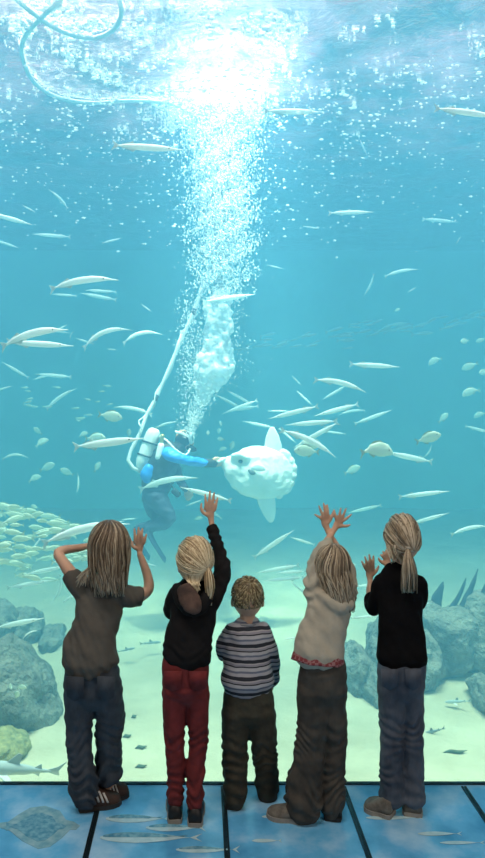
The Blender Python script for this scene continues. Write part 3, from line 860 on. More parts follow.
K.hand(K.body, (331, 535, 52), (337.5, 524), [(335.8, 518.3), (339, 517), (342.3, 518), (344, 520.5)], [(334.2, 510.2), (340.8, 508.3), (346, 508.8), (351.3, 514.5)], ZG, [(343.5, 526), (346.8, 526), (350, 524.8)], r=1.55)
K.tb(K.body, [(343, 600, 18, 7), (347.5, 585, 30, 5.4), (345.5, 567, 42, 4.6), (339, 550, 50, 3.8), (331, 537, 54, 3.3), (329, 533, 55, 3.1)], seg=12, step=0.01)
K.hand(K.body, (329, 534, 55), (325, 523), [(320.5, 518), (323, 516.5), (326, 516.5), (328.6, 518)], [(314.8, 514.5), (319, 506), (323.6, 503.5), (327.3, 505)], ZG, [(329.5, 521), (332, 516), (333.4, 511.5)], r=1.55)
LL = [(313, 690, 0, 16.5, 16), (313, 715, 0, 16, 15), (311, 740, 0, 15.5, 14.5), (308, 762, -1, 15.5, 15), (305, 782, -2, 17, 16.5), (303, 798, -4, 18.5, 18), (303, 805, -5, 18, 18)]
RL = [(332, 690, 2, 15, 16), (333.5, 715, 3, 13.5, 15), (335, 740, 3, 11.5, 14), (334, 762, 2, 11.5, 14), (333, 782, 1, 12, 15), (332.5, 798, 0, 12.5, 15.5), (332, 806, 0, 12, 15)]
hip = [(323, 657, 0, 21.5, 14), (322.5, 672, 0, 24.5, 17), (322.5, 690, 0, 25, 17)]
legs_body(K, LL[:-1] + [(302, 808, 0, 10)], RL[:-1] + [(332, 810, 4, 10)], hip)
K.finish_body()
mb = MB(); K.tb(mb, tor, seg=26)
K.tb(mb, [(320, 606, 13, 13, 13), (314.5, 592, 17, 11, 12), (314.5, 570, 25, 9.8, 10), (320.5, 554, 36, 8.4, 8.4), (327.5, 543, 46, 6.8, 6.6)], seg=16)
K.tb(mb, [(341, 603, 17, 12, 12), (348.5, 586, 29, 9.5, 9.5), (346, 568, 41, 8, 8), (341, 554, 48, 6.4, 6.2)], seg=16)
K.tb(mb, [(330, 600, 2, 8, 6), (339, 607, -1, 8, 6), (348, 606, 3, 7, 6)], seg=14)      # cloth bunched on the shoulder
K.cloth('sweatshirt', mb, M_CREAM, amp=0.008, grain=(16, 7), fold=[(K.w(0, 583, 20).z, 0.07, 0.005)])
mb = MB(); K.tb(mb, [(318, 649, 0, 22.5, 14), (318, 656, -0.5, 25.5, 17), (317.5, 662, -1, 27, 19)], seg=26, cap=False)
K.cloth('undershirt', mb, M_PLAID, amp=0.003, label='red checked shirt hem below the sweatshirt')
mb = MB(); K.tb(mb, hip, seg=26); K.tb(mb, LL, seg=22); K.tb(mb, RL, seg=22)
K.cloth('trousers', mb, M_GREY, amp=0.006, fold=[(K.w(0, 790, 0).z, 0.08, 0.006), (K.w(0, 735, 0).z, 0.06, 0.003)])
mb = MB(); hair_cap(K, mb, c, r, 1.07, 2.0, 2.2, 0.5)
hair_long(K, mb, c, r, 330, (332, 354, 596, 613), swing=(2, -10), k=(1.06, 1.2))
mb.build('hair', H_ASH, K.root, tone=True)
shoe(K, 'shoe', (305, 0, -8), (268, 0, 1), 10, 14, M_SHOE_GREY, M_SOLE, label='grey trainer with pale sole')
shoe(K, 'shoe', (333, 0, -10), (332, 0, 30), 9.5, 13, M_SHOE_BLACK, M_SOLE_DARK)

# ================================================================= girl in the black sweater
K = Kid(2.98, (398, 810), 'child in black sweater and faded jeans with low blond ponytail, both hands on the window')
ZG = 50.5
c, r = (402, 541, 14), (16.6, 23.5)
K.head(c, r, (-0.3, 1))
tor = [(400, 571, 9, 17, 10), (399, 579, 8, 24, 12.5), (399.5, 592, 7, 24, 14), (400, 606, 5, 22.5, 14.5), (400.5, 622, 3, 22, 14.5), (401.5, 640, 1, 23.5, 15.5), (402, 651, 0, 25.5, 18), (402, 657, 0, 26, 19)]
K.tb(K.body, [(p[0], p[1], p[2], p[3] * 0.84, p[4] * 0.84) for p in tor], seg=18)
K.tb(K.body, [(400, 578, 9, 8.5, 8.5), (400.5, 567, 10, 8, 8), (401, 556, 12, 8, 8)], seg=12)
K.tb(K.body, [(383, 584, 9, 7), (377, 598, 14, 5.2), (373, 608.5, 22, 4.8), (371, 604, 31, 4.6), (370, 591, 39, 4.2), (370.5, 583, 44, 3.3)], seg=12, step=0.01)
K.hand(K.body, (370.5, 584, 44), (369.5, 574), [(365.3, 568.5), (367.8, 567), (370.8, 567), (373.3, 569)], [(361.8, 561.5), (365, 556.8), (369.2, 554.8), (373.6, 556)], ZG, [(374, 573.5), (377, 570), (378.5, 566)], r=1.6)
K.tb(K.body, [(417, 585, 9, 7), (418, 601, 15, 5.2), (411, 606, 26, 4.8), (400, 592, 38, 4.8), (390, 575, 44, 3.6), (388, 570, 45, 3.2)], seg=12, step=0.01)
K.hand(K.body, (388.5, 571, 45), (387, 562), [(383.5, 557.5), (385.6, 556.4), (388, 556.4), (390, 558)], [(380.5, 554.5), (383, 551.5), (386, 549.8), (390.5, 551)], ZG, [(383, 563), (380, 561), (378.5, 558)], r=1.5)
LL = [(391, 686, 0, 13.8, 15), (391.5, 710, 0, 12.5, 14), (392, 732, 0, 11.6, 13), (391.5, 755, 0, 11.6, 12.5), (391.5, 776, 0, 12, 12.5), (392, 796, 0, 12.4, 13)]
RL = [(411, 686, 1, 13, 15), (412.5, 710, 2, 11.5, 14), (413, 732, 2, 10.5, 13), (413, 755, 1, 10.5, 12.5), (413, 776, 0, 11, 12.5), (413, 797, -1, 11.4, 13)]
hip = [(402, 653, 0, 22, 14.5), (401.5, 668, -1, 24.5, 17), (401, 686, 0, 23.5, 17)]
legs_body(K, LL + [(391, 805, 1, 8)], RL + [(413, 806, 0, 8)], hip)
K.finish_body()
mb = MB(); K.tb(mb, tor, seg=26)
K.tb(mb, [(383, 583, 9, 10, 11), (377, 597, 13, 9, 9.5), (373.5, 608.5, 21, 8.2, 8.4), (371, 605, 29, 7.2, 7.2), (370.4, 598, 35, 6.4, 6.4)], seg=16)
K.tb(mb, [(416.5, 584, 9, 10.5, 11), (419.5, 600, 14, 8.5, 9), (411, 606, 25, 7.4, 7.5), (401, 594, 36, 6.2, 6.2)], seg=16)
K.cloth('sweater', mb, M_KNIT, amp=0.005, grain=(15, 7))
mb = MB(); K.tb(mb, hip, seg=26); K.tb(mb, LL, seg=20); K.tb(mb, RL, seg=20)
K.tb(mb, [(392, 793, 0, 13, 13.6), (392, 799, 0, 13.2, 13.8)], seg=20, cap=False); K.tb(mb, [(413, 794, -1, 12, 13.6), (413, 800, -1, 12.2, 13.8)], seg=20, cap=False)
K.cloth('jeans', mb, M_JEANS, amp=0.004, fold=[(K.w(0, 728, 0).z, 0.08, 0.004), (K.w(0, 778, 0).z, 0.06, 0.003)])
for x0, x1 in ((381, 398), (405, 421)):
    mb = MB()
    mb.add([K.w(x0, 669, -18.6), K.w(x1, 669, -18.6), K.w(x1 - 1, 686, -18.2), K.w((x0 + x1) / 2, 690, -18.0), K.w(x0 + 1, 686, -18.2)], [(0, 1, 2, 3, 4)])
    o = mb.build('pocket', M_JEANS, K.root); o.modifiers.new('t', 'SOLIDIFY').thickness = 0.005
mb = MB(); hair_cap(K, mb, c, r, 1.04, 2.0, 2.15, 0.5)
tie = (408, 547.5, -6)
hair_to_tie(K, mb, c, r, tie, 280)
pony(K, mb, tie, [(408, 557, -11), (409, 572, -12)], (408.5, 591, -11), 190, (4.5, 8), 7.5)
paths = []
for q in range(30):
    x0 = rnd(386, 406)
    paths.append(([(x0, 545, 14 - 19 * math.sqrt(max(0.05, 1 - ((x0 - 402.5) / 18.5) ** 2))), (x0 + 2, 553, -2), (x0 + 5, rnd(556, 565), -3)], rnd(0.2, 1)))
K.strands(mb, paths, r=(0.8, 0.4))
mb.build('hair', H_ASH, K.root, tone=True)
mb = MB(); K.el(mb, *tie, 2.8, 2.0, 2.8, nu=12, nv=8); mb.build('hair_tie', M_BAND, K.root)
shoe(K, 'shoe', (393, 0, -8), (366, 0, 8), 11, 16, M_SHOE_GREY, M_SOLE, label='grey canvas shoe')
shoe(K, 'shoe', (413, 0, -10), (410, 0, 26), 10.5, 15, M_SHOE_GREY, M_SOLE, label='grey canvas shoe')

# ------------------------------------------------------------------ inside the tank
class Local(Kid):
    """a thing in the tank, drawn at its own distance d in the photo's scale"""
    def __init__(s, d, root=None):
        s.d = d; s.k = d / F; s.root = root


def fuse_thing(name, mb, m, voxel, smooth=3, disp=None, parent=None):
    return link(name, fuse(mb, name, voxel, smooth, disp), m, parent)


# ---- rocks
M_ROCK = mat('tank_rock', (0.27, 0.27, 0.22), 0.95, col2=(0.12, 0.13, 0.115), scale=6, bump=1.0, bscale=14, detail=8, dist=0.09)
M_ALGAE = mat('algae_stone', (0.42, 0.38, 0.16), 0.95, col2=(0.20, 0.21, 0.10), scale=18, bump=0.9, bscale=30, detail=6, dist=0.03)


def rock(name, label, px, base_y, d, w, h, dep, seed, m=None, lean=0.0, group=None, rough=0.16, z0=None, taper=0.1):
    """w, h in px at distance d; base_y where the foot meets the sand"""
    k = d / F
    bm = bmesh.new(); bmesh.ops.create_icosphere(bm, subdivisions=5, radius=1.0)
    base = P(px, base_y, d)
    if z0 is None: base.z = sand_z(base.x, base.y + 0.0) - 0.04
    off = Vector((seed * 3.7, seed * 1.3, seed * 5.1))
    for v in bm.verts:
        c = v.co.copy()
        n = noise.noise(c * 1.3 + off) * 1.6 * rough * 1.6 + noise.noise(c * 3.1 + off) * rough * 0.8 + abs(noise.noise(c * 6 + off)) * rough * -0.6 + noise.noise(c * 14 + off) * rough * 0.3
        cell = noise.voronoi(c * 1.9 + off)[0]
        n += (cell[1] - cell[0]) * rough * 0.9
        c *= 1 + n
        hgt = h * k
        v.co = Vector((c.x * w * k / 2 * (1 - taper * c.z) + lean * c.z * w * k / 2, c.y * dep / 2, (c.z * 0.62 + 0.38) * hgt))
    me = bpy.data.meshes.new(name); bm.to_mesh(me); bm.free()
    o = link(name, me, m or M_ROCK)
    o.location = base
    return setp(o, label, 'rock', group)


rock('boulder', 'large grey boulder on the sand at the left edge', 2, 716, 6.15, 96, 76, 0.9, 1, lean=-0.02, taper=0.42, rough=0.13)
rock('rock', 'rounded stone leaning on the right flank of the large boulder', 41, 712, 6.1, 34, 30, 0.35, 2)
rock('mossy_stone', 'low algae-covered stone in front of the large boulder', 4, 752, 5.5, 46, 23, 0.5, 3, M_ALGAE, rough=0.10)
for q, (x, y, d, w, h, lab) in enumerate([
        (-8, 648, 7.8, 56, 50, 'jagged rock behind the large boulder, at the left edge'),
        (26, 640, 8.0, 34, 32, 'middle rock of the row behind the large boulder'),
        (52, 641, 7.8, 24, 20, 'low rock ending the row behind the large boulder')]):
    rock('rock', lab, x, y, d, w, h, 0.6, 11 + q)
for q, (x, y, d, w, h, lab) in enumerate([
        (356, 688, 6.75, 34, 42, 'tall rock behind the cream sweatshirt'),
        (372, 692, 6.6, 30, 30, 'pale rock touching the black sweater on its left side'),
        (346, 674, 7.0, 24, 30, 'small rock behind the elbow of the cream sweatshirt'),
        (385, 686, 6.9, 44, 62, 'rock hidden mostly behind the black sweater'),
        (446, 692, 7.1, 80, 66, 'broad rock ledge right of the black sweater'),
        (492, 690, 7.2, 84, 72, 'high rock ledge at the right edge under the fronds'),
        (420, 690, 6.9, 40, 46, 'low rock beside the right arm of the black sweater'),
        (488, 698, 6.3, 28, 30, 'rounded boulder on the sand at the right edge')]):
    rock('rock', lab, x, y, d, w, h, 0.7, 21 + q, rough=0.12)

# ---- leaning fronds on the right-hand ledge
M_FROND = mat('dark_frond', (0.055, 0.07, 0.085), 0.9, col2=(0.035, 0.05, 0.06), scale=18)
for pts, lab in (([(434, 624, 7), (435, 610, 6.5), (437, 598, 5.4), (441, 588, 3), (443, 582, 0.8)], 'broad dark frond nearest the black sweater'),
                 ([(448, 618, 5), (452, 608, 3.4), (458, 598, 2.4), (463, 587, 1.8), (466, 578, 0.6)], 'thin dark frond leaning right, second from the black sweater'),
                 ([(458, 620, 7.5), (463, 610, 6), (466, 600, 4), (472, 586, 2.6), (478, 569, 0.6)], 'tallest dark frond leaning right on the ledge'),
                 ([(476, 614, 3.4), (479, 603, 3), (483, 592, 2), (488, 578, 0.6)], 'dark frond at the right edge')):
    L = Local(7.25); mb = MB()
    L.tb(mb, [(x, y, 0, r, r * 0.45) for x, y, r in pts], seg=12, step=0.02)
    o = mb.build('frond', M_FROND); setp(recenter(o), lab, 'seaweed')

# ---- scraps of weed lying on the sand
M_WEED = mat('dark_weed', (0.10, 0.13, 0.07), 0.9, col2=(0.06, 0.09, 0.05), scale=20)
for x, y, w, lab in ((127, 737, 9, 'oval dark weed scrap on the sand between grey t-shirt and red trousers'), (141, 747, 12, 'long weed scrap right of the grey t-shirt child'),
                     (141, 765, 12, 'weed scrap nearest the window between the two children on the left'), (134, 718, 5, 'smallest weed scrap between the two children on the left'),
                     (455, 752, 24, 'thin weed strand on the sand right of the faded jeans')):
    d = 2.73 * F / (y - CY); L = Local(d); mb = MB()
    g = P(x, y, d); 
    L.tb(mb, [(x - w / 2, y + 1, 0, 0.3, 0.3), (x - w / 5, y - 1, 1, 1.2, 2.0), (x + w / 6, y, 0, 1.3, 2.2), (x + w / 2, y - 1.5, 1, 0.3, 0.3)], seg=8, step=0.02)
    o = mb.build('seaweed_scrap', M_WEED); recenter(o); o.location.z = sand_z(o.location.x, o.location.y) + 0.012
    setp(o, lab, 'seaweed')


# ---- fish
def fish_mat(name, back, belly, rough=0.35, metal=0.25, mid=0.0, width=0.02, tr=0.0):
    t = NT(name)
    tc = t.new('ShaderNodeTexCoord'); sx = t.new('ShaderNodeSeparateXYZ'); t.l(tc.outputs['Object'], sx.inputs[0])
    nz = t.new('ShaderNodeTexNoise', Scale=18.0, Detail=3); t.l(tc.outputs['Object'], nz.inputs['Vector'])
    ma = t.new('ShaderNodeMath', operation='MULTIPLY_ADD'); ma.inputs[1].default_value = width * 0.6; t.l(nz.outputs['Fac'], ma.inputs[0]); t.l(sx.outputs['Z'], ma.inputs[2])
    mr = t.new('ShaderNodeMapRange'); mr.inputs[1].default_value = mid - width + width * 0.3; mr.inputs[2].default_value = mid + width + width * 0.3; t.l(ma.outputs[0], mr.inputs[0])
    r = ramp(t, mr.outputs[0], [(0.2, belly), (0.8, back)])
    t.l(r.outputs[0], t.b.inputs['Base Color']); t.b.inputs['Roughness'].default_value = rough; t.b.inputs['Metallic'].default_value = metal
    if tr:
        tl = t.new('ShaderNodeBsdfTranslucent'); t.l(r.outputs[0], tl.inputs[0]); mx = t.new('ShaderNodeMixShader'); mx.inputs[0].default_value = tr
        t.l(t.b.outputs[0], mx.inputs[1]); t.l(tl.outputs[0], mx.inputs[2]); t.l(mx.outputs[0], t.o.inputs[0])
    return t.m


M_GAR = fish_mat('silver_garfish_skin', (0.80, 0.88, 0.86), (0.95, 0.96, 0.94), metal=0.0, tr=0.35, mid=0.02, width=0.012)
M_GARFIN = mat('garfish_fin', (0.80, 0.86, 0.84), 0.6, trans=0.4)
M_BREAM = fish_mat('bream_skin', (0.62, 0.70, 0.58), (0.84, 0.86, 0.74), metal=0.0, tr=0.3, mid=0.05, width=0.08)
M_BREAMFIN = mat('bream_fin', (0.55, 0.60, 0.48), 0.7, trans=0.35)
M_SCHOOL = fish_mat('shoal_skin', (0.56, 0.66, 0.52), (0.84, 0.88, 0.74), metal=0.0, tr=0.3, mid=0.02, width=0.05)
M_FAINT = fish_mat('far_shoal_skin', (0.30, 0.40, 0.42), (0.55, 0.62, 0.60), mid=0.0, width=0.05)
M_SHARK = fish_mat('grey_shark_skin', (0.20, 0.24, 0.25), (0.50, 0.52, 0.48), metal=0.0, rough=0.7, mid=-0.01, width=0.03)
M_PALESHARK = fish_mat('pale_shark_skin', (0.40, 0.46, 0.47), (0.66, 0.68, 0.64), metal=0.0, rough=0.6, mid=0.0, width=0.03)
M_DARK = mat('black_eye', (0.01, 0.01, 0.012), 0.2)


def fin_mesh(name, outline, th=0.006, y=0.0):
    """flat fin from an outline in the fish's own plane (x, z), given a thickness"""
    mb = MB(); n = len(outline)
    mb.add([(x, y - th / 2, z) for x, z in outline] + [(x, y + th / 2, z) for x, z in outline],
           [tuple(range(n)), tuple(range(2 * n - 1, n - 1, -1))] + [(i, n + i, n + (i + 1) % n, (i + 1) % n) for i in range(n)])
    return mb.mesh(name)


def fish_kind(prof, bend, tail, fins, m_body, m_fin, eye=None, name='fish'):
    """prof: (x, half height, half thickness, centre z); returns body mesh + list of part meshes"""
    def zc(x): return bend * ((x + 0.05) ** 2) * -2.2
    mb = MB()
    mb.tube([(Vector((x, 0, c + zc(x))), hh, ht) for x, hh, ht, c in prof], seg=14, step=0.03, cap=False)
    body = mb.mesh(name); body.materials.append(m_body); body.polygons.foreach_set('use_smooth', [True] * len(body.polygons))
    parts = []
    for nm, out in [('tail_fin', tail)] + fins:
        me = fin_mesh(nm, [(x, z + zc(x)) for x, z in out]); me.materials.append(m_fin); parts.append((nm, me))
    if eye:
        mb = MB()
        for sg in (-1, 1): mb.ellipsoid((eye[0], sg * eye[2], eye[1] + zc(eye[0])), eye[3], eye[3] * 0.5, eye[3], nu=10, nv=8)
        me = mb.mesh('eye'); me.materials.append(M_DARK); parts.append(('eye', me))
    return body, parts


def gar(bend):
    prof = [(-0.43, 0.010, 0.008, 0), (-0.38, 0.014, 0.011, 0), (-0.25, 0.034, 0.024, 0), (-0.08, 0.045, 0.031, 0), (0.1, 0.045, 0.031, 0), (0.23, 0.036, 0.026, 0), (0.31, 0.025, 0.019, 0), (0.37, 0.013, 0.010, -0.001), (0.44, 0.007, 0.006, -0.001), (0.5, 0.003, 0.003, 0)]
    tail = [(-0.41, 0.012), (-0.45, 0.035), (-0.5, 0.062), (-0.475, 0.012), (-0.468, 0.0), (-0.475, -0.012), (-0.5, -0.068), (-0.45, -0.036), (-0.41, -0.012)]
    fins = [('dorsal_fin', [(-0.18, 0.03), (-0.22, 0.068), (-0.26, 0.048), (-0.36, 0.024), (-0.36, 0.01)]), ('anal_fin', [(-0.14, -0.03), (-0.19, -0.074), (-0.24, -0.05), (-0.36, -0.024), (-0.36, -0.01)])]
    return fish_kind(prof, bend, tail, fins, M_GAR, M_GARFIN, (0.30, 0.006, 0.018, 0.009), 'garfish')


def bream(bend=0.0, hk=1.0, mb_=None, mf_=None, nm='bream'):
    prof = [(-0.36, 0.030 * hk, 0.016, 0), (-0.28, 0.055 * hk, 0.028, 0), (-0.1, 0.155 * hk, 0.062, 0), (0.1, 0.205 * hk, 0.08, 0), (0.28, 0.185 * hk, 0.075, 0), (0.40, 0.115 * hk, 0.055, -0.01), (0.47, 0.055 * hk, 0.03, -0.02), (0.5, 0.015, 0.012, -0.02)]
    tail = [(-0.34, 0.026), (-0.42, 0.09), (-0.5, 0.15), (-0.45, 0.03), (-0.44, 0.0), (-0.45, -0.03), (-0.5, -0.15), (-0.42, -0.09), (-0.34, -0.026)]
    fins = [('dorsal_fin', [(0.25, 0.185 * hk), (0.15, 0.255 * hk), (-0.05, 0.225 * hk), (-0.2, 0.13 * hk), (-0.24, 0.06 * hk), (0.1, 0.15 * hk)]),
            ('anal_fin', [(-0.02, -0.16 * hk), (-0.08, -0.235 * hk), (-0.2, -0.13 * hk), (-0.22, -0.06 * hk)])]
    return fish_kind(prof, bend, tail, fins, mb_ or M_BREAM, mf_ or M_BREAMFIN, (0.36, 0.03, 0.056, 0.022), nm)


def shark(m):
    prof = [(-0.36, 0.012, 0.010, 0), (-0.25, 0.022, 0.018, 0), (-0.05, 0.050, 0.046, 0), (0.15, 0.068, 0.066, 0), (0.32, 0.062, 0.066, 0), (0.43, 0.040, 0.052, 0), (0.5, 0.014, 0.022, 0)]
    tail = [(-0.32, 0.012), (-0.42, 0.05), (-0.5, 0.115), (-0.47, 0.06), (-0.44, 0.01), (-0.46, -0.04), (-0.40, -0.03), (-0.33, -0.012)]
    fins = [('dorsal_fin', [(0.12, 0.06), (0.02, 0.165), (-0.02, 0.15), (-0.02, 0.05)]), ('rear_dorsal_fin', [(-0.18, 0.03), (-0.24, 0.07), (-0.26, 0.02)]), ('anal_fin', [(-0.18, -0.03), (-0.25, -0.06), (-0.25, -0.02)])]
    b, parts = fish_kind(prof, 0.0, tail, fins, m, m, (0.40, 0.012, 0.048, 0.008), 'shark')
    mb = MB()
    for sg in (-1, 1):
        mb.add([(0.22, sg * 0.05, -0.02), (0.05, sg * 0.2, -0.06), (0.02, sg * 0.19, -0.06), (0.10, sg * 0.05, -0.02), (0.22, sg * 0.05, -0.032), (0.05, sg * 0.2, -0.066), (0.02, sg * 0.19, -0.066), (0.10, sg * 0.05, -0.032)],
               [(0, 1, 2, 3), (7, 6, 5, 4), (0, 4, 5, 1), (1, 5, 6, 2), (2, 6, 7, 3), (3, 7, 4, 0)])
    me = mb.mesh('pectoral_fin'); me.materials.append(m); parts.append(('pectoral_fin', me))
    return b, parts


def put_fish(kind, name, tail, head, d, label, cat, group=None, parts=True, dd=0.0):
    A, B = P(tail[0], tail[1], d), P(head[0], head[1], d + dd)
    X = B - A; L = X.length; X.normalize()
    Y = Vector((0, 1, 0)); Y = (Y - X * Y.dot(X)).normalized()
    Z = X.cross(Y)
    if Z.z < 0 or (abs(Z.z) < 0.05 and X.z > 0): Z = -Z; Y = -Y
    M = Matrix.Translation((A + B) / 2) @ Matrix((X, Y, Z)).transposed().to_4x4() @ Matrix.Scale(L, 4)
    body, pl = kind
    o = bpy.data.objects.new(name, body); COL.objects.link(o); o.matrix_world = M
    setp(o, label, cat, group)
    if parts:
        for nm, me in (pl if parts is True else [p for p in pl if p[0] in parts]):
            c = bpy.data.objects.new(nm, me); COL.objects.link(c); c.parent = o
    return o


GARS = {b: gar(b) for b in (-0.25, -0.12, 0.0, 0.12, 0.3)}
GROUP = 'garfish swimming in the tank'
# (tail x, y, head x, y, bend, label)
GAR_LIST = [
    (-14, 212, 33, 225, 0, 'large garfish entering at the left edge, just below the band of surface bubbles'),
    (35, 212, 22, 205, 0, 'small faint garfish above the long level one on the upper left'),
    (69, 208, 50, 188, 0.12, 'garfish diving head up left, high on the left below the hose loop'),
    (71, 237, 32, 234, 0, 'level garfish on the upper left, above the large bright one'),
    (-5, 240, 19, 248, 0, 'garfish at the left edge under the larger one entering there'),
    (102, 243, 122, 238, 0, 'faint garfish left of the hose, level with the long upper one'),
    (49, 286, 118, 274, 0.12, 'large bright garfish pointing up right, alone above two thin ones'),
    (117, 292, 84, 290, 0, 'thin garfish directly under the large bright one, upper of two'),
    (117, 300, 80, 293, 0, 'thin garfish under the large bright one, lower of two'),
    (77, 296, 51, 294, 0, 'faint garfish left of the two thin ones'),
    (0, 343, 67, 323, 0.12, 'large arched garfish at mid left, above the long level one'),
    (6, 342, 74, 346, 0, 'long level garfish at mid left under the arched one'),
    (52, 333, 68, 324, 0, 'short garfish crossing the nose of the large arched one'),
    (48, 330, 70, 333, 0, 'short level garfish behind the arched one'),
    (69, 339, 73, 330, 0.3, 'tiny turned garfish between two large arched ones'),
    (80, 343, 128, 321, 0.3, 'large arched garfish with drooping tail, left of the hose'),
    (94, 344, 75, 338, 0, 'faint garfish under the one with the drooping tail'),
    (107, 349, 118, 350, 0, 'very small faint garfish left of the hose middle'),
    (29, 378, 2, 362, 0, 'garfish slanting down right near the left edge'),
    (55, 373, 32, 380, 0, 'garfish crossing the tail of a level one, left of the hose foot'),
    (72, 377, 35, 374, 0, 'level garfish crossed by another, left of the hose foot'),
    (-6, 391, 12, 386, 0, 'garfish cut by the left edge under the slanting one'),
    (45, 408, 75, 386, 0.12, 'thick garfish climbing to the right, above the shoal of small bream'),
    (121, 339, 160, 327, 0.3, 'arched garfish touching the hose at its middle'),
    (198, 270, 183, 264, 0, 'small faint garfish just left of the bubble column'),
    (141, 304, 152, 312, 0, 'tiny faint garfish left of the hose, below the column'),
    (202, 302, 256, 294, 0, 'garfish crossing the top of the white bubble plume'),
    (153, 413, 114, 404, 0.12, 'garfish crossing behind the hose above the air cylinder'),
    (328, 213, 374, 212, 0, 'bright level garfish high on the right of the bubble column'),
    (303, 226, 320, 229, 0, 'small faint garfish below the bright high one right of the column'),
    (267, 265, 284, 269, 0, 'small faint garfish right of the bubble column, alone'),
    (314, 377, 367, 388, 0.12, 'long garfish pointing down right, above the crossing pair'),
    (347, 385, 322, 400, 0, 'garfish slanting under the long one, nose down left'),
    (297, 391, 313, 406, 0, 'thin garfish slanting down right, above the level one over the fin'),
    (292, 376, 302, 386, 0, 'tiny faint garfish above the thin slanting one'),
    (319, 406, 268, 419, 0, 'garfish pointing down left over the upright fin of the sunfish'),
    (359, 404, 314, 416, 0, 'garfish pointing down left, right of the one over the fin'),
    (243, 409, 214, 394, 0, 'garfish crossing the foot of the plume, nose up left'),
    (252, 404, 226, 390, 0, 'thin garfish parallel to the one crossing the plume foot'),
    (258, 400, 222, 414, 0, 'garfish right of the plume foot, nose down left'),
    (259, 406, 226, 411, 0, 'level garfish right of the plume foot, lowest of four'),
    (349, 364, 400, 367, 0, 'bright level garfish alone in the open water right of centre'),
    (422, 219, 458, 222, 0, 'level garfish high on the right, near the right edge'),
    (456, 244, 461, 236, 0, 'tiny upright garfish near the right edge'),
    (384, 275, 418, 267, 0.12, 'brightest short garfish pointing right, upper right'),
    (375, 274, 365, 297, -0.12, 'upright garfish nose down, beside the brightest short one'),
    (408, 292, 417, 287, 0, 'tiny faint garfish under the brightest short one'),
    (73, 447, 145, 438, 0, 'long garfish left of the air cylinder'),
    (2, 456, 28, 453, 0.3, 'arched garfish near the left edge above the shoal'),
    (78, 492, 79, 473, 0.12, 'small upright garfish left of the diver'),
    (155, 427, 178, 420, 0.12, 'garfish above the air cylinder by the hood'),
    (138, 487, 197, 473, 0.12, 'large garfish crossing in front of the diver at the hips'),
    (232, 501, 180, 487, 0, 'long garfish between the diver and the raised hand'),
    (186, 506, 204, 499, 0, 'short garfish left of the raised hand'),
    (222, 519, 203, 504, 0, 'garfish behind the raised arm in the black sleeve'),
    (121, 520, 138, 518, 0, 'garfish behind the fingertips of the child in grey'),
    (156, 566, 146, 563, 0, 'tiny garfish between the blond heads on the left'),
    (275, 428, 242, 421, 0, 'garfish left of the upright sunfish fin'),
    (268, 411, 290, 411, 0, 'level garfish just above the upright sunfish fin'),
    (365, 409, 338, 413, 0.12, 'short garfish behind the one pointing down left'),
    (338, 421, 285, 425, 0, 'level garfish right of the upright sunfish fin, topmost of three'),
    (281, 427, 338, 453, 0.12, 'long garfish pointing down right, right of the sunfish fin'),
    (279, 428, 296, 443, 0, 'short garfish behind the upright sunfish fin'),
    (339, 422, 293, 448, 0, 'garfish crossing the long one right of the sunfish, nose down left'),
    (346, 434, 322, 431, 0, 'short garfish at the tail of the crossing pair'),
    (253, 558, 294, 530, 0, 'garfish climbing right under the hanging fin of the sunfish'),
    (315, 545, 290, 537, 0, 'garfish left of the crossed arms'),
    (300, 565, 256, 573, 0, 'level garfish left of the cream sleeve, topmost of three'),
    (305, 577, 263, 581, 0, 'level garfish left of the cream sleeve, lowest of three'),
    (306, 571, 276, 573, 0, 'level garfish left of the cream sleeve, middle of three'),
    (306, 594, 290, 581, 0, 'thin garfish slanting down behind the cream sleeve'),
    (382, 505, 347, 513, 0, 'garfish right of the crossed hands'),
    (354, 424, 392, 410, 0, 'garfish climbing right, right of the crossing group'),
    (433, 462, 384, 452, 0, 'long garfish with fork to the right, behind a bream'),
    (424, 459, 434, 445, -0.25, 'small curled garfish at the tail of the long one'),
    (465, 426, 492, 433, 0, 'garfish leaving at the right edge below a bream'),
    (398, 497, 450, 491, 0, 'level garfish above the head of the child in black sweater'),
    (410, 524, 449, 513, 0, 'garfish right of the ponytailed head in black sweater'),
    (450, 533, 488, 523, 0.12, 'garfish at the right edge, lowest on the right'),
    (352, 587, 378, 584, 0, 'garfish behind the hands of the child in black sweater'),
    (432, 603, 415, 604, 0, 'thin garfish right of the arm in black sweater'),
    (112, 145, 184, 150, 0, 'bright garfish just under the surface left of the bubble column'),
    (263, 111, 322, 112, 0, 'bright garfish at the surface right of the bubble column'),
    (434, 108, 500, 117, 0, 'large bright garfish at the surface, right edge'),
    (367, 155, 359, 138, 0, 'small upright garfish under the surface on the right'),
    (40, 540, 128, 517, 0.12, 'longest garfish above the shoal, touching the head of the child in grey'),
    (66, 533, 124, 521, 0, 'long garfish behind the longest one above the shoal'),
    (6, 588, 53, 580, 0, 'level garfish under the dense shoal at left'),
    (24, 575, 66, 566, 0, 'garfish at the lower edge of the dense shoal'),
    (30, 553, 42, 536, 0, 'upright bright garfish in front of the dense shoal'),
    (63, 575, 57, 603, -0.25, 'curved upright garfish left of the grey t-shirt'),
    (62, 600, 82, 593, 0.3, 'garfish half hidden by the grey t-shirt'),
    (-6, 628, 44, 618, 0, 'long garfish over the rocks at the left edge'),
    (22, 637, 37, 628, 0.3, 'small curled garfish above the large boulder'),
    (300, 637, 282, 640, 0, 'garfish low between the striped top and cream sweatshirt'),
    (350, 618, 378, 616, 0, 'garfish behind the elbow of the black sweater'),
]
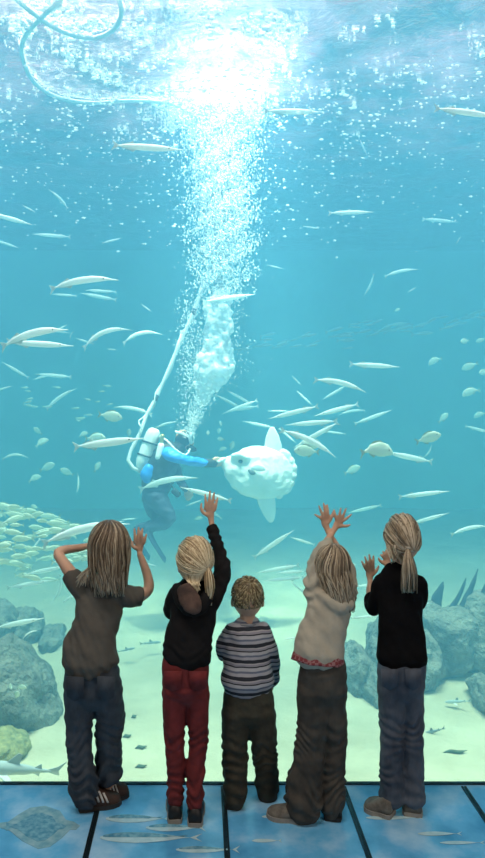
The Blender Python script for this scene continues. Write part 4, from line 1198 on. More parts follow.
for q, (tx, ty, hx, hy, b, lab) in enumerate(GAR_LIST):
    ln = math.hypot(hx - tx, hy - ty)
    d = min(8.8, max(4.9, 330.0 / max(ln, 8))) + 0.25 * math.sin(q * 2.4)
    if 'in front of the diver' in lab: d = 7.3
    if 'crossing the top of the white' in lab: d = 7.6
    if 'surface' in lab and ty < 160:
        d = min(d, 3.16 * F / (CY - min(ty, hy)) - 0.5)
    if ty > 520: d = min(d, 6.6)
    if ty > 610: d = min(d, 5.6)
    fx = 1 if hx >= tx else -1
    put_fish(GARS[b], 'garfish', (tx, ty), (hx, hy), d, lab, 'fish', GROUP, dd=0.25 * math.sin(q * 1.7) * ln / 70)

BREAM = bream(); BREAM2 = bream(0.25)
BGROUP = 'bream swimming in the tank'
# (centre x, y, length, angle of the head direction, label)
BREAM_LIST = [
    (435, 360, 15, 200, 'oval bream alone right of centre, in open water'), (470, 366, 18, 200, 'larger bream right of the lone one'), (484, 372, 10, 190, 'bream cut by the right edge'),
    (471, 391, 19, 193, 'bream low under the other two near the right edge'), (481, 340, 11, 200, 'bream at the right edge, topmost there'), (465, 341, 9, 190, 'small bream near the right edge, above the larger one'),
    (480, 414, 13, 195, 'bream at the right edge above a leaving garfish'), (443, 418, 14, 45, 'upright bream right of the crossing garfish'), (428, 438, 27, 18, 'large bream climbing right above the long garfish'),
    (376, 449, 33, 5, 'largest bream, overlapping the long garfish on the right'), (352, 470, 18, 25, 'bream right of the sunfish'), (307, 451, 26, 175, 'bream behind the crossing garfish by the sunfish'),
    (309, 444, 24, 15, 'bream over another beside the sunfish'), (397, 310, 7, 20, 'tiny bream alone at upper right'), (110, 416, 25, -8, 'large bream left of the hose foot'),
    (41, 442, 15, 35, 'bream nose up right on the left side'), (38, 431, 11, 140, 'small turned bream above the nose-up one at left'), (47, 467, 17, 25, 'bream in the middle of three at left'),
    (34, 478, 14, 30, 'bream lowest of three at left'), (67, 472, 15, 155, 'bream facing left beside the small upright garfish'), (97, 467, 12, 60, 'upright pale bream left of the air cylinder'),
    (83, 434, 10, 30, 'pale round bream above the long garfish'), (95, 438, 21, 4, 'bream touching the long garfish left of the diver'), (35, 507, 9, 160, 'tiny bream alone above the dense shoal'),
    (198, 518, 9, 20, 'tiny bream beside the raised wrist'), (129, 433, 8, 80, 'pale bream beside the hose at the cylinder'), (350, 568, 13, 35, 'bream behind the cream sleeve'),
    (221, 424, 6, 100, 'upper small pale bream left of the sunfish'), (219, 431, 6, 80, 'second small pale bream left of the sunfish'), (221, 439, 8, 170, 'third small pale bream left of the sunfish'),
    (222, 449, 9, 30, 'lowest small pale bream above the diver hand'), (232, 446, 10, 75, 'pale bream touching the head of the sunfish'), (208, 433, 5, 90, 'tiny pale bream right of the diver mask'),
    (21, 687, 10, 10, 'small fish before the large boulder, upper right of three'), (17, 695, 8, 70, 'small fish before the large boulder, lowest of three'), (11, 687, 6, 120, 'small fish before the large boulder, left of three'),
]
for q, (x, y, ln, an, lab) in enumerate(BREAM_LIST):
    ca, sa = math.cos(math.radians(an)) * ln / 2, -math.sin(math.radians(an)) * ln / 2
    d = min(9.0, max(5.6, 155 / ln)) + 0.2 * math.sin(q * 1.9)
    if y > 560: d = 5.45
    put_fish(BREAM2 if q % 3 == 0 else BREAM, 'bream', (x - ca, y - sa), (x + ca, y + sa), d, lab, 'fish', BGROUP, dd=0.08 * math.sin(q * 2.2))

# the dense shoal low on the left: fish that nothing tells apart
SHOAL = bream(0.0, 0.66, M_SCHOOL, M_SCHOOL, 'shoal_fish')
rs = random.Random(5)
n_s = 0
while n_s < 92:
    x, y = rs.uniform(-14, 108), rs.uniform(503, 582)
    if y < 503 + max(0, (x - 20)) * 0.32 or y > 560 + 14 * math.sin(x / 22) + 10: continue
    if x > 62 and y > 560: continue
    n_s += 1
    ln = rs.uniform(13, 25); an = math.radians(rs.gauss(176 if rs.random() < 0.55 else 4, 7))
    d = rs.uniform(5.6, 7.4)
    ca, sa = math.cos(an) * ln / 2, -math.sin(an) * ln / 2
    put_fish(SHOAL, 'shoal_fish', (x - ca, y - sa), (x + ca, y + sa), d, 'small yellowish fish in the dense shoal left of the grey t-shirt', 'fish', 'dense shoal on the left', parts=('tail_fin', 'dorsal_fin'), dd=rs.uniform(-.1, .1))
for q in range(20):      # a loose far shoal between the left edge and the hose
    x, y = rs.uniform(22, 112), rs.uniform(383, 422)
    ln = rs.uniform(5, 10); an = math.radians(rs.gauss(5, 9)); ca, sa = math.cos(an) * ln / 2, -math.sin(an) * ln / 2
    put_fish(SHOAL, 'shoal_fish', (x - ca, y - sa), (x + ca, y + sa), rs.uniform(9.0, 10.5), 'tiny faint fish of the far shoal left of the hose foot', 'fish', 'far shoal left of the hose', parts=('tail_fin',))
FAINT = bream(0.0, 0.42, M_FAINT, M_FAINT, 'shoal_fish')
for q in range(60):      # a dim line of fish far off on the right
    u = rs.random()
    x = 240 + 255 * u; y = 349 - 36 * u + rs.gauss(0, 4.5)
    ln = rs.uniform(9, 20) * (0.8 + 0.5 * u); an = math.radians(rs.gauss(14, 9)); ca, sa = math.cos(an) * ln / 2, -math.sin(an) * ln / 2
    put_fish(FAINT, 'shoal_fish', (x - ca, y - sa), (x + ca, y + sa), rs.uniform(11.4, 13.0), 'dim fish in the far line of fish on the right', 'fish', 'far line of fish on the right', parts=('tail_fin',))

SHARK, PALE = shark(M_SHARK), shark(M_PALESHARK)
put_fish(SHARK, 'shark', (139, 644), (161, 642), 7.4, 'small grey shark low between grey t-shirt and black hoodie', 'shark')
put_fish(PALE, 'shark', (64, 772), (-34, 766), 4.75, 'large pale shark near the window at lower left', 'shark', dd=-0.25)
put_fish(SHARK, 'shark', (446, 728), (421, 735), 5.75, 'small grey shark on the sand right of the faded jeans', 'shark', dd=0.1)
put_fish(PALE, 'shark', (472, 701), (445, 702), 6.2, 'pale fish lying on the sand near the right edge', 'shark', dd=0.1)
put_fish(SHARK, 'shark', (117, 652), (135, 648), 7.2, 'flat dark shark low beside the grey t-shirt', 'shark')

# ---- the ocean sunfish
M_SUN = mat('sunfish_skin', (0.86, 0.88, 0.86), 0.6, col2=(0.72, 0.75, 0.72), scale=5, bump=0.35, bscale=16, dist=0.03)
M_SUNFIN = mat('sunfish_fin', (0.88, 0.90, 0.89), 0.6, col2=(0.78, 0.82, 0.82), scale=8, trans=0.15)
L = Local(8.0)
sunfish = thing('sunfish', 'large white ocean sunfish facing the diver, mouth at the outstretched hand', 'fish', L.w(258, 472))
L.root = sunfish
mb = MB()
L.tb(mb, [(221, 463, 0, 3.2, 3), (226, 463.5, 0, 8, 5.5), (232, 466, 0, 15, 8.5), (240, 468.5, 0, 21.5, 11), (250, 471, 0, 26, 12.5), (260, 472.5, 0, 27.2, 12.5), (270, 473.5, 0, 26, 11), (280, 474, 0, 22.5, 8), (287, 474.5, 0, 19.5, 5), (290, 474.5, 0, 18, 3.5)], seg=36, step=0.02)
L.tb(mb, [(232, 456, -8, 2.5), (240, 455, -10.5, 3.5), (248, 458, -12, 2.5)], seg=10)     # ridge over the eye
fuse_thing('body', mb, M_SUN, 0.018, 3, lambda c: 0.012 * noise.noise(c * 7) + 0.006 * noise.noise(c * 18), sunfish)
mb = MB()
for x, y, r in ((286, 455, 5.2), (290, 461, 5.2), (292.5, 468, 5.4), (292, 475.5, 5.4), (290, 483, 5.2), (285.5, 490, 5.0), (279, 495.5, 4.2)):
    L.el(mb, x, y, 0, r, r * 0.9, 3.4, nu=14, nv=10)
L.tb(mb, [(281, 452, 0, 6, 3), (286, 462, 0, 6, 3), (288, 474, 0, 6, 3), (285, 485, 0, 6, 3), (279, 492, 0, 5, 3)], seg=12)
o = fuse_thing('clavus', mb, M_SUN, 0.016, 2, None, sunfish); o['label'] = 'scalloped rear edge of the sunfish'
mb = MB(); L.tb(mb, [(273, 454, 0, 9.5, 3.2), (273, 446, 0, 8.6, 2.6), (272.5, 438, 0, 7, 2.0), (272.2, 431, 0, 4.2, 1.4), (272, 428, 0, 2.4, 1.0)], seg=18)
mb.build('dorsal_fin', M_SUNFIN, sunfish)
mb = MB(); L.tb(mb, [(265.5, 496, 0, 9, 3.2), (267, 503, 0, 8.6, 2.6), (269, 511, 0, 7, 2.0), (270.5, 518, 0, 4.6, 1.4), (271, 521.5, 0, 2.4, 1.0)], seg=18)
mb.build('anal_fin', M_SUNFIN, sunfish)
mb = MB(); L.el(mb, 240.5, 461.5, -11.6, 2.3, 1.9, 1.2, nu=14, nv=10); L.el(mb, 240.5, 461.5, 11.6, 2.3, 1.9, 1.2, nu=14, nv=10); mb.build('eye', M_DARK, sunfish)
M_GILL = mat('dark_gill', (0.10, 0.13, 0.14), 0.7)
mb = MB(); L.tb(mb, [(249, 470, -13.0, 1.4, 0.8), (252, 472.5, -13.6, 2.4, 0.9), (255, 473.5, -13.4, 1.2, 0.6)], seg=10, step=0.01); mb.build('gill_slit', M_GILL, sunfish)
mb = MB(); L.tb(mb, [(252, 468, -13.2, 1.6, 0.8), (257, 467.5, -15.2, 3.6, 0.7), (262, 468.5, -15.6, 3.2, 0.6), (265, 469.5, -15, 1.4, 0.5)], seg=12, step=0.01); mb.build('pectoral_fin', M_SUNFIN, sunfish)
mb = MB(); L.tb(mb, [(219.4, 463.6, -2.4, 1.0, 0.8), (218.6, 463.6, 0, 1.1, 0.8), (219.4, 463.6, 2.4, 1.0, 0.8)], seg=10, step=0.01); mb.build('mouth', M_GILL, sunfish)

# ---- the diver
M_SUIT = mat('navy_wetsuit', (0.05, 0.06, 0.11), 0.7, col2=(0.03, 0.035, 0.07), scale=10, bump=0.3)
M_BLUE = mat('bright_blue_neoprene', (0.02, 0.28, 0.85), 0.5, col2=(0.015, 0.22, 0.75), scale=12)
M_TANKW = mat('white_cylinder_paint', (0.90, 0.90, 0.88), 0.35)
M_STEEL = mat('brushed_steel', (0.55, 0.55, 0.52), 0.3, 0.9)
M_RUBBER = mat('black_rubber', (0.015, 0.016, 0.02), 0.6)
M_LENS = mat('mask_glass', (0.30, 0.42, 0.46), 0.08, spec=0.8)
K = Local(8.0)
diver = thing('person', 'scuba diver in blue and navy wetsuit feeding the sunfish with outstretched arm', 'person', K.w(160, 480))
K.root = diver; K.body = MB()
K.head((184, 441, 0), (7.0, 8.6), (1, -0.25), ear=False)
tor = [(176, 450, 0, 7, 8), (170, 457, 0, 10.5, 15), (165, 468, 0, 12, 14), (160, 480, 0, 13.5, 13), (155, 491, 0, 13.5, 14), (155, 497, 0, 12, 13)]
K.tb(K.body, [(p[0], p[1], p[2], p[3] * 0.8, p[4] * 0.8) for p in tor], seg=14)
arm = [(168, 454, -13, 6.5), (178, 458, -15, 5.6), (188, 460.5, -13, 5.0), (198, 462, -9, 4.5), (208, 463, -5, 3.8)]
arm2 = [(170, 456, 13, 6.5), (176, 468, 16, 5.4), (179, 478, 12, 4.8), (184, 486, 5, 4.2), (186, 489, 2, 3.6)]
leg = [(156, 496, -7, 11, 9), (162, 506, -8, 9.5), (169, 517, -8, 7.4), (163, 523, -7, 6.8), (154, 526, -6, 5.6), (148, 528, -5, 4.6)]
leg2 = [(152, 496, 7, 11, 9), (154, 508, 9, 9.5), (159, 520, 10, 7.4), (150, 527, 14, 6.4), (143, 528, 16, 5.4), (138, 528, 17, 4.6)]
for a in (arm, arm2, leg, leg2):
    K.tb(K.body, [(p[0], p[1], p[2], p[3] * 0.74) for p in a], seg=10)
K.hand(K.body, (208, 463, -5), (213.5, 463, -4), [(216, 460.5), (216.6, 462.2), (216.6, 464), (216, 465.8)], [(221, 460.5), (222, 462.4), (221.8, 464.2), (220.5, 466)], -2.5, [(214, 459.5), (217, 458), (220, 458.4)], r=1.1)
K.hand(K.body, (186, 489, 2), (187.5, 493, 2), [(185.6, 495.5), (187, 496.3), (188.6, 496.3), (190, 495.6)], [(186, 499), (187.2, 500.5), (189, 500.5), (190.6, 499)], 3, [(190.5, 492.5), (192, 495), (191.5, 497)], r=1.1)
me = fuse(K.body, 'body', 0.011, 3); link('body', me, M_SKIN, diver)
for e in K.eyes:
    mb = MB(); K.el(mb, *e, 1.0, 1.0, 1.0, nu=8, nv=6); mb.build('eye', M_EYE, diver)
mb = MB(); K.tb(mb, [(p[0], p[1], p[2], p[3] * 0.97, p[4] * 0.97) for p in tor], seg=20)
for a in (leg, leg2): K.tb(mb, a, seg=14)
K.tb(mb, arm2, seg=14)
K.cloth('wetsuit', mb, M_SUIT, voxel=0.014, smooth=3, amp=0.010, label='navy wetsuit')
mb = MB(); K.tb(mb, arm, seg=14); K.tb(mb, [(163, 452, -6, 6), (167, 453, -11, 7), (171, 455, -13, 6.6)], seg=12)
K.cloth('sleeve', mb, M_BLUE, voxel=0.012, smooth=3, amp=0.008, label='bright blue sleeve')
mb = MB()
for q in range(1): K.tb(mb, [(205.5, 463, -5.4, 4.4), (210, 463, -4.6, 4.2, 4.0), (214, 463, -4.0, 4.6, 3.2), (216.4, 463, -3.8, 4.0, 2.6)], seg=14, step=0.02)
mb.build('glove', M_RUBBER, diver)
# hood leaves the face open
mb = MB(); c, r = (184, 441, 0), (7.0, 8.6)
nu, nv = 26, 16; vs = []
for j in range(nv + 1):
    for i in range(nu + 1):
        ph = -2.3 + 4.6 * i / nu; th = 2.5 * j / nv + 0.001
        v = Vector((math.sin(th) * math.sin(ph), math.cos(th), -math.sin(th) * math.cos(ph)))
        vx, vz = -(-v.z) * -1, v.x       # turn the opening to the right, where the diver looks
        vs.append(K.w(c[0] + r[0] * 1.14 * v.z * 1.10, c[1] - 3 - r[1] * 1.10 * v.y + 1.5, c[2] + r[0] * 1.12 * v.x))
mb.add(vs, [(j * (nu + 1) + i, (j + 1) * (nu + 1) + i, (j + 1) * (nu + 1) + i + 1, j * (nu + 1) + i + 1) for j in range(nv) for i in range(nu)])
K.tb(mb, [(180, 446, 0, 7, 8), (176, 452, 0, 8, 10)], seg=14)
o = mb.build('hood', M_RUBBER, diver); md = o.modifiers.new('t', 'SOLIDIFY'); md.thickness = 0.006; md.offset = 1
mb = MB(); K.tb(mb, [(190.5, 433.5, -6, 1.6), (192.6, 434, -2, 1.8), (193, 434.5, 4, 1.6), (192.5, 441, 5, 1.6), (192.3, 442.5, 0, 1.8), (190.5, 441.5, -6, 1.6), (190, 437, -7.4, 1.6), (190.5, 433.5, -6, 1.6)], seg=10, step=0.02)
mask = mb.build('mask', M_TANKW, diver, True); mask['label'] = 'white framed diving mask'
mb = MB(); K.tb(mb, [(191.6, 434, -1, 1.0, 5.5), (191.8, 438, -1, 1.4, 6.2), (191.4, 442, -1, 1.0, 5.5)], seg=14, step=0.02); mb.build('lens', M_LENS, mask)
mb = MB(); K.tb(mb, [(190, 437, -7.2, 1.3, 0.8), (183, 434, -9, 1.3, 0.8), (177, 432, -7.5, 1.2, 0.8), (175.5, 431.5, 0, 1.2, 0.8), (177, 432, 7.5, 1.2, 0.8), (183, 434, 9, 1.2, 0.8), (190, 437, 7.2, 1.2, 0.8)], seg=8, step=0.03)
mb.build('strap', M_TANKW, mask)
mb = MB(); K.tb(mb, [(189, 447, -3, 3.0, 3.4), (193, 449, -3, 3.2, 3.6), (195, 449.5, -3, 2.0, 2.4)], seg=14, step=0.02); reg = mb.build('regulator', M_RUBBER, diver)
mb = MB(); K.tb(mb, [(190, 449, -6, 1.0), (186, 455, -10, 1.0), (176, 450, -12, 1.0), (166, 440, -8, 1.0), (158, 436, 2, 1.0)], seg=8, step=0.03); mb.build('air_hose', M_TANKW, reg)
# air cylinder on the back, valve down, and a small spare cylinder
mb = MB(); K.tb(mb, [(153, 434.5, 0, 7.2), (151, 440, 0, 7.4), (147, 451, 0, 7.4), (143.5, 461, 0, 7.4), (142.5, 464, 0, 6.6)], seg=24, step=0.03)
cyl = mb.build('air_cylinder', M_TANKW, diver, True); cyl['label'] = 'white air cylinder on the back'
mb = MB(); K.tb(mb, [(141.5, 467, 0, 2.4), (139.8, 471, 0, 2.2)], seg=12); K.tb(mb, [(136, 468.5, 0, 1.5), (145, 471, 0, 1.5)], seg=10); mb.build('valve', M_STEEL, cyl)
mb = MB()
for (x, y) in ((150, 443), (145.5, 456)):
    K.tb(mb, [(x + 7.6 * math.cos(a), y + 2.4 * math.cos(a), 7.7 * math.sin(a), 0.9, 0.9) for a in [i * math.pi / 8 for i in range(17)]], seg=8, step=0.03)
mb.build('cylinder_band', M_RUBBER, cyl)
mb = MB(); K.tb(mb, [(161, 446, -12, 3.4), (158.5, 457, -13, 3.4)], seg=16, step=0.03); sp = mb.build('spare_cylinder', M_TANKW, diver); sp['label'] = 'small white spare cylinder'
mb = MB(); K.tb(mb, [(161.6, 443, -12, 1.8), (162, 438, -11, 1.8), (162.4, 436, -11, 2.2)], seg=10, step=0.03); mb.build('valve', mat('brass', (0.62, 0.50, 0.22), 0.35, 0.8), sp)
mb = MB(); K.tb(mb, [(168, 452, 0, 12.2, 16), (161, 464, 0, 13.4, 16.5), (157, 476, 0, 14.4, 15.5), (154.5, 482, 0, 13.2, 14.5)], seg=22)
K.cloth('buoyancy_vest', mb, M_RUBBER, voxel=0.014, smooth=3, amp=0.008, label='black buoyancy vest')
mb = MB(); K.tb(mb, [(149, 468, -13, 5, 4), (146.5, 475, -13, 6.5, 4.5), (147.5, 480, -12, 4.5, 3.5)], seg=14); o = mb.build('vest_pocket', M_BLUE, diver); o['label'] = 'bright blue vest pocket'
mb = MB(); K.tb(mb, [(152, 481, -15.4, 2.0, 1.2), (162, 484, -15, 2.0, 1.2), (171, 483, -12, 2.0, 1.2), (173, 482, 0, 2, 1.2)], seg=8); mb.build('weight_belt', M_RUBBER, diver)
mb = MB(); K.tb(mb, [(158, 481, -16.4, 1.6, 0.8), (161.5, 482, -16.4, 1.6, 0.8)], seg=8); o = mb.build('buckle', mat('red_plastic', (0.55, 0.06, 0.05), 0.5), diver); o['label'] = 'red belt buckle'
mb = MB(); K.tb(mb, [(170, 484, -14, 0.8), (174, 489, -14, 0.8)], seg=8); K.tb(mb, [(173.5, 490.5, -14, 3.0, 1.6), (178.5, 495, -14, 3.0, 1.6)], seg=14); mb.build('gauge_console', M_RUBBER, diver)
for nm, pts in (('fin', [(150, 527, -5, 3.6, 4), (149.5, 533, -5, 3.2, 4.6), (153, 541, -4, 2.2, 6.5), (158.5, 550, -3, 1.5, 8), (165, 560, -2, 1.0, 8.5)]), ('fin', [(139, 527, 17, 3.6, 4), (137, 533, 17, 3.0, 4.6), (139, 541, 18, 2.0, 6.5), (143, 549, 19, 1.4, 8), (149, 558, 20, 1.0, 8.5)])):
    mb = MB(); K.tb(mb, pts, seg=14); mb.build(nm, M_SUIT, diver)
# the bait in the gloved hand is its own thing
mb = MB(); K.el(mb, 221, 460, -3, 4.2, 2.6, 3, nu=12, nv=8); K.el(mb, 224, 458.6, -3, 2.6, 1.8, 2, nu=12, nv=8); K.el(mb, 218.5, 461.5, -5, 2.4, 1.6, 2, nu=12, nv=8)
o = fuse_thing('bait', mb, mat('white_bait', (0.9, 0.9, 0.87), 0.6), 0.008, 2); setp(recenter(o), 'white piece of food held out to the sunfish mouth', 'food')

# ---- the diver's air line: floats in loops on the surface, then runs down to the cylinder
M_HOSE = mat('white_hose', (0.85, 0.86, 0.86), 0.5, col2=(0.70, 0.73, 0.76), scale=6)
M_HOSEBAND = mat('dark_hose_band', (0.05, 0.07, 0.09), 0.6)
def surf(x, y, dz=0.03): return P(x, y, (TZ1 - dz - EYE) * F / (CY - y))
loop = [surf(x, y) for x, y in ((112, -14), (120, 2), (121, 16), (113, 30), (95, 38), (72, 35), (50, 25), (32, 12), (15, -2), (2, -18), (20, -34), (52, -22), (62, -4), (45, 14), (28, 32), (21.5, 48), (25, 66), (34, 82), (48, 93), (68, 100), (95, 103), (121, 101), (142, 101), (165, 102.5), (182, 108))]
down = [P(x, y, d) for x, y, d in ((196, 116, 8.0), (207, 126, 8.1), (213, 142, 8.1), (218, 165, 8.1), (219, 190, 8.1), (217, 220, 8.1), (214, 248, 8.1), (206, 278, 8.1), (195, 308, 8.1), (180, 343, 8.1), (165, 378, 8.1), (155, 400, 8.1), (147, 414, 8.08), (140, 433, 8.04), (131, 450, 8.0), (128, 460, 7.98), (133, 468, 7.97), (138, 470, 7.98))]
line = loop + down
mb = MB(); mb.tube([(v, 0.021) for v in line], seg=10, step=0.08)
hose = mb.build('air_line', M_HOSE); setp(hose, 'long white air line looped at the surface and running down to the diver', 'hose')
mb = MB()
pts = []
tot = down[3:14]
for i in range(len(tot) - 1):
    for j in range(6):
        u = j / 6; p = tot[i].lerp(tot[i + 1], u); th = (i * 6 + j) * 0.62
        rr = 0.030 + (0.035 if i in (5, 9) and 1 < j < 5 else 0)
        pts.append((p + Vector((math.cos(th) * rr, math.sin(th) * rr, 0)), 0.008))
mb.tube(pts, seg=6, step=0.05); mb.build('safety_rope', M_HOSE, hose)
for i, u in ((6, 0.0), (8, 0.1), (10, 0.9), (4, 0.0)):
    p, q = down[i], down[i + 1]; t = (q - p).normalized(); c0 = p.lerp(q, u)
    mb = MB(); mb.tube([(c0 - t * 0.02, 0.027), (c0 + t * 0.02, 0.027)], seg=12, step=0.05); mb.build('hose_band', M_HOSEBAND, hose)

# ---- bubbles
def bub_mat():
    t = NT('air_bubbles')
    t.b.inputs['Base Color'].default_value = (0.95, 0.97, 0.98, 1); t.b.inputs['Roughness'].default_value = 0.3
    nz = t.new('ShaderNodeTexNoise', Scale=9.0)
    bp = t.new('ShaderNodeBump', Strength=0.1); t.l(nz.outputs['Fac'], bp.inputs['Height']); t.l(bp.outputs[0], t.b.inputs['Normal'])
    tl = t.new('ShaderNodeBsdfTranslucent'); tl.inputs[0].default_value = (0.95, 0.97, 0.98, 1)
    mx = t.new('ShaderNodeMixShader'); mx.inputs[0].default_value = 0.5
    t.l(t.b.outputs[0], mx.inputs[1]); t.l(tl.outputs[0], mx.inputs[2]); t.l(mx.outputs[0], t.o.inputs[0])
    return t.m
M_BUB = bub_mat()
_bm = bmesh.new(); bmesh.ops.create_icosphere(_bm, subdivisions=1, radius=1.0)
ICO_V = np.array([v.co[:] for v in _bm.verts]); ICO_F = np.array([[v.index for v in f.verts] for f in _bm.faces]); _bm.free()


def cloud(name, C, R, label, cat):
    """many small blobs as one uncountable object; R is n x 3"""
    n = len(C)
    V = (C[:, None, :] + ICO_V[None] * R[:, None, :]).reshape(-1, 3)
    Fc = (ICO_F[None] + (np.arange(n) * len(ICO_V))[:, None, None]).reshape(-1, 3)
    me = bpy.data.meshes.new(name)
    me.vertices.add(len(V)); me.vertices.foreach_set('co', V.astype(np.float32).ravel())
    me.loops.add(Fc.size); me.loops.foreach_set('vertex_index', Fc.astype(np.int32).ravel())
    me.polygons.add(len(Fc)); me.polygons.foreach_set('loop_start', np.arange(0, Fc.size, 3, dtype=np.int32)); me.polygons.foreach_set('loop_total', np.full(len(Fc), 3, np.int32))
    me.update(calc_edges=True)
    o = link(name, me, M_BUB)
    return setp(o, label, cat, kind='stuff')


def PN(x, y, d):
    return np.stack([(x - CX) / F * d, d - DG, EYE - (y - CY) / F * d], 1)


# rising column
N = 38000
y = 96 + 205 * RNG.beta(0.95, 1.7, N)
u = (y - 96) / 205
wd = np.interp(y, [96, 130, 170, 210, 250, 301], [46, 30, 25, 25, 24, 22])
cx = np.interp(y, [96, 130, 200, 260, 301], [215, 218, 222, 222, 220])
core = RNG.random(N) < 0.62 * (1 - u) ** 0.8
x = cx + RNG.normal(0, 1, N) * np.where(core, wd * 0.36, wd * 0.62)
d = 8.1 + RNG.normal(0, 1, N) * np.where(core, 0.12, 0.28)
x += 2.5 * np.sin(y * 0.21 + x * 0.13)
r = RNG.uniform(0.0035, 0.0085, N) * np.where(core, 1.35, 1.0)
Cc = PN(x, y, d); Cc[:, 2] = np.minimum(Cc[:, 2], TZ1 - 0.02)
cloud('bubble_column', Cc, np.stack([r, r, r * RNG.uniform(1.0, 2.2, N)], 1), 'column of tiny white bubbles rising to the surface', 'bubbles')
# exhaled plume
L = Local(8.0); mb = MB()
rp = random.Random(3)
prof = [(292, 223, 7), (300, 219, 13), (312, 218, 15), (325, 219, 14.5), (338, 217, 14), (350, 217, 18), (362, 215, 21), (374, 213, 20.5), (384, 209, 16), (394, 204, 9), (404, 202, 6)]
for _ in range(520):
    y0 = rp.uniform(292, 404)
    c0 = np.interp(y0, [p[0] for p in prof], [p[1] for p in prof]); h0 = np.interp(y0, [p[0] for p in prof], [p[2] for p in prof])
    a = rp.uniform(-1, 1); rr = rp.uniform(1.4, 4.8) * (0.5 + 0.5 * h0 / 18)
    L.el(mb, c0 + a * max(1, h0 - rr * 0.6), y0, rp.uniform(-1, 1) * h0 * 0.7, rr, rr * rp.uniform(0.8, 1.3), rr, nu=8, nv=6)
L.tb(mb, [(cx_, y_, 0, hw_ * 0.72, hw_ * 0.6) for y_, cx_, hw_ in prof], seg=16)
me = fuse(mb, 'bubble_plume', 0.014, 1, lambda c: 0.016 * noise.noise(c * 16) + 0.010 * noise.noise(c * 36))
setp(link('bubble_plume', me, M_BUB), 'dense white plume of exhaled bubbles above the diver', 'bubbles', kind='stuff')
N = 4200
y = 288 + 150 * RNG.random(N) ** 1.1
cx = np.interp(y, [288, 300, 350, 380, 405, 438], [222, 218, 216, 210, 201, 188]); hw = np.interp(y, [288, 300, 350, 380, 405, 438], [10, 14, 20, 18, 7, 4])
x = cx + RNG.normal(0, 0.75, N) * hw; r = RNG.uniform(0.003, 0.008, N)
side = RNG.random(N) < 0.2
x = np.where(side, RNG.normal(188, 6, N), x); y = np.where(side, RNG.uniform(300, 430, N), y)
cloud('loose_bubbles', PN(x, y, 8.0 + RNG.normal(0, 0.12, N)), np.stack([r, r, r], 1), 'loose bubbles around the plume down to the diver mask', 'bubbles')
# specks drifting under the surface
N = 2300
x = np.where(RNG.random(N) < 0.5, RNG.uniform(-20, 500, N), RNG.normal(215, 95, N)); y = 60 + 200 * RNG.beta(1.3, 2.2, N)
cl = np.array([noise.noise(Vector((a * 0.035, b * 0.055, 2))) for a, b in zip(x, y)])
keep = (cl > -0.05) | (RNG.random(N) < 0.25)
x, y = x[keep], y[keep]; n = len(x)
dmax = np.minimum(9.5, 3.10 * F / np.maximum(CY - y, 1)); d = dmax - RNG.random(n) * 2.2
r = RNG.uniform(0.004, 0.011, n)
cloud('drifting_bubbles', PN(x, y, d), np.stack([r * RNG.uniform(1, 2.6, n), r, r], 1), 'small bright bubbles drifting below the surface', 'bubbles')
# foam lying on the surface, seen from below
pts, rad = [], []
def flake(x, y, w, n):
    c0 = surf(x, y, 0.0)
    ang = rp.gauss(0.0, 0.35)
    for _ in range(n):
        a = rp.gauss(0, 0.45) * w; b = rp.gauss(0, 0.28) * w
        q = (a * math.cos(ang) - b * math.sin(ang), a * math.sin(ang) + b * math.cos(ang))
        s_ = rp.uniform(0.06, 0.22) * w
        pts.append((c0.x + q[0], c0.y + q[1] * 1.5, TZ1 - rp.uniform(0.0, 0.03))); rad.append((s_ * rp.uniform(0.9, 2.6), s_ * rp.uniform(0.5, 1.2), rp.uniform(0.006, 0.02)))
for _ in range(560):
    x = rp.gauss(205, 110) if rp.random() < 0.75 else rp.uniform(0, 485)
    y = rp.triangular(-8, 150, 20)
    if noise.noise(Vector((x * 0.02, y * 0.045, 7))) < -0.12: continue
    if x > 350 and rp.random() < 0.5: continue
    if 170 < x < 260 and 25 < y < 95 and rp.random() < 0.6: continue
    flake(x, y, rp.uniform(0.025, 0.085) * (1.4 if abs(x - 205) < 70 else 0.9), rp.randint(2, 6))
for _ in range(190):     # torn water around the loops
    t = rp.random()
    if t < 0.3: x, y = 60 + 90 * rp.random(), 0; y = 50 + (x - 60) * 0.52 + rp.gauss(0, 4)
    elif t < 0.5: x, y = rp.gauss(27, 5), rp.gauss(26, 7)
    elif t < 0.75: x = rp.uniform(45, 118); y = 20 + 10 * rp.random() + 0.02 * (x - 80) ** 2 * -0.2
    else: x, y = rp.gauss(50, 8), rp.gauss(6, 5)
    flake(x, y, rp.uniform(0.03, 0.09), rp.randint(2, 5))
for _ in range(230):     # the boil where the column breaks the surface
    a = rp.gauss(0, 1); b = rp.gauss(0, 1)
    flake(213 + 24 * a, 108 + 13 * b - 0.003 * (24 * a) ** 2, rp.uniform(0.03, 0.12), rp.randint(2, 5))
cloud('surface_foam', np.array(pts), np.array(rad), 'white foam flakes on the underside of the surface', 'foam')

# ---- pictures of fish printed in the walkway glass
def floor_pt(x, y, z=0.0012):
    d = EYE * F / (y - CY)
    p = P(x, y, d); p.z = z
    return p


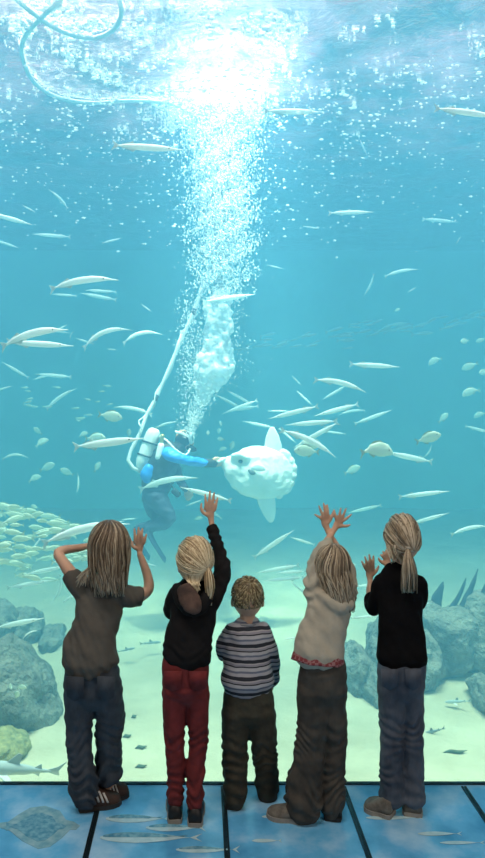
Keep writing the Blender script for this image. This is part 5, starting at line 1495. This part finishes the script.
def print_mat(name, a, b, sc):
    t = NT(name)
    tc = t.new('ShaderNodeTexCoord'); nz = t.new('ShaderNodeTexNoise', Scale=sc, Detail=4); t.l(tc.outputs['Object'], nz.inputs['Vector'])
    r = ramp(t, nz.outputs['Fac'], [(0.35, a), (0.65, b)]); t.l(r.outputs[0], t.b.inputs['Base Color']); t.b.inputs['Roughness'].default_value = 0.22
    return t.m
M_PRINT = print_mat('printed_flatfish', (0.16, 0.36, 0.46), (0.34, 0.52, 0.58), 26)
M_PRINT2 = print_mat('printed_fish_back', (0.07, 0.25, 0.38), (0.22, 0.44, 0.55), 45)
M_PRINT3 = print_mat('printed_fish_belly', (0.40, 0.62, 0.70), (0.52, 0.72, 0.78), 30)


def inlay(name, outline, m, label, z=0.0012):
    mb = MB(); top = [floor_pt(x, y, z) for x, y in outline]; n = len(top)
    mb.add(top, [tuple(range(n))])
    me = mb.mesh(name); o = link(name, me, m, floor, smooth=False)
    md = o.modifiers.new('t', 'SOLIDIFY'); md.thickness = 0.0008
    o['label'] = label
    return o


def fish_outline(x0, x1, yc, h, fork=4):
    up, dn = [], []
    for i in range(13):
        u = i / 12; w = h * (math.sin(math.pi * min(1, u * 1.05 + 0.02)) ** 0.7) * (1 - 0.45 * u)
        up.append((x0 + (x1 - x0) * 0.88 * u, yc - w)); dn.append((x0 + (x1 - x0) * 0.88 * u, yc + w))
    return up + [(x1, yc - fork), (x0 + (x1 - x0) * 0.94, yc), (x1, yc + fork)] + dn[::-1]


ol = [(80, 826), (74, 822), (66, 820), (60, 811), (45, 806), (30, 808), (18, 815), (8, 822), (0, 823), (-8, 819), (-8, 833), (0, 828), (10, 831), (22, 841), (38, 849), (50, 847), (62, 838), (70, 830), (76, 830)]
inlay('printed_flatfish', ol, M_PRINT, 'printed grey flatfish on the left floor panel')
ol2 = [(36 + (x - 36) * 0.68, 828 + (y - 828) * 0.66) for x, y in ol]
inlay('printed_flatfish', ol2, M_PRINT2, 'darker middle of the printed flatfish', 0.0018)
for x0, x1, yc, h in ((106, 172, 819, 5), (100, 202, 838, 6.5), (146, 206, 828, 4.5), (176, 240, 850, 4)):
    inlay('printed_mackerel', fish_outline(x0, x1, yc, h), M_PRINT3, 'printed mackerel on the floor panel of the red trousers')
    inlay('printed_mackerel', [(x, y if y < yc else yc - 0.3) for x, y in fish_outline(x0 + 3, x0 + (x1 - x0) * 0.86, yc - h * 0.22, h * 0.72, 1)], M_PRINT2, 'dark back of a printed mackerel', 0.0018)
for x0, x1, yc, h in ((262, 300, 817, 2.5), (366, 424, 818, 2.6), (252, 282, 841, 2.2), (418, 462, 834, 2.6), (440, 485, 843, 2)):
    inlay('printed_fish', fish_outline(x0, x1, yc, h, 2), M_PRINT3, 'small pale printed fish on a floor panel')
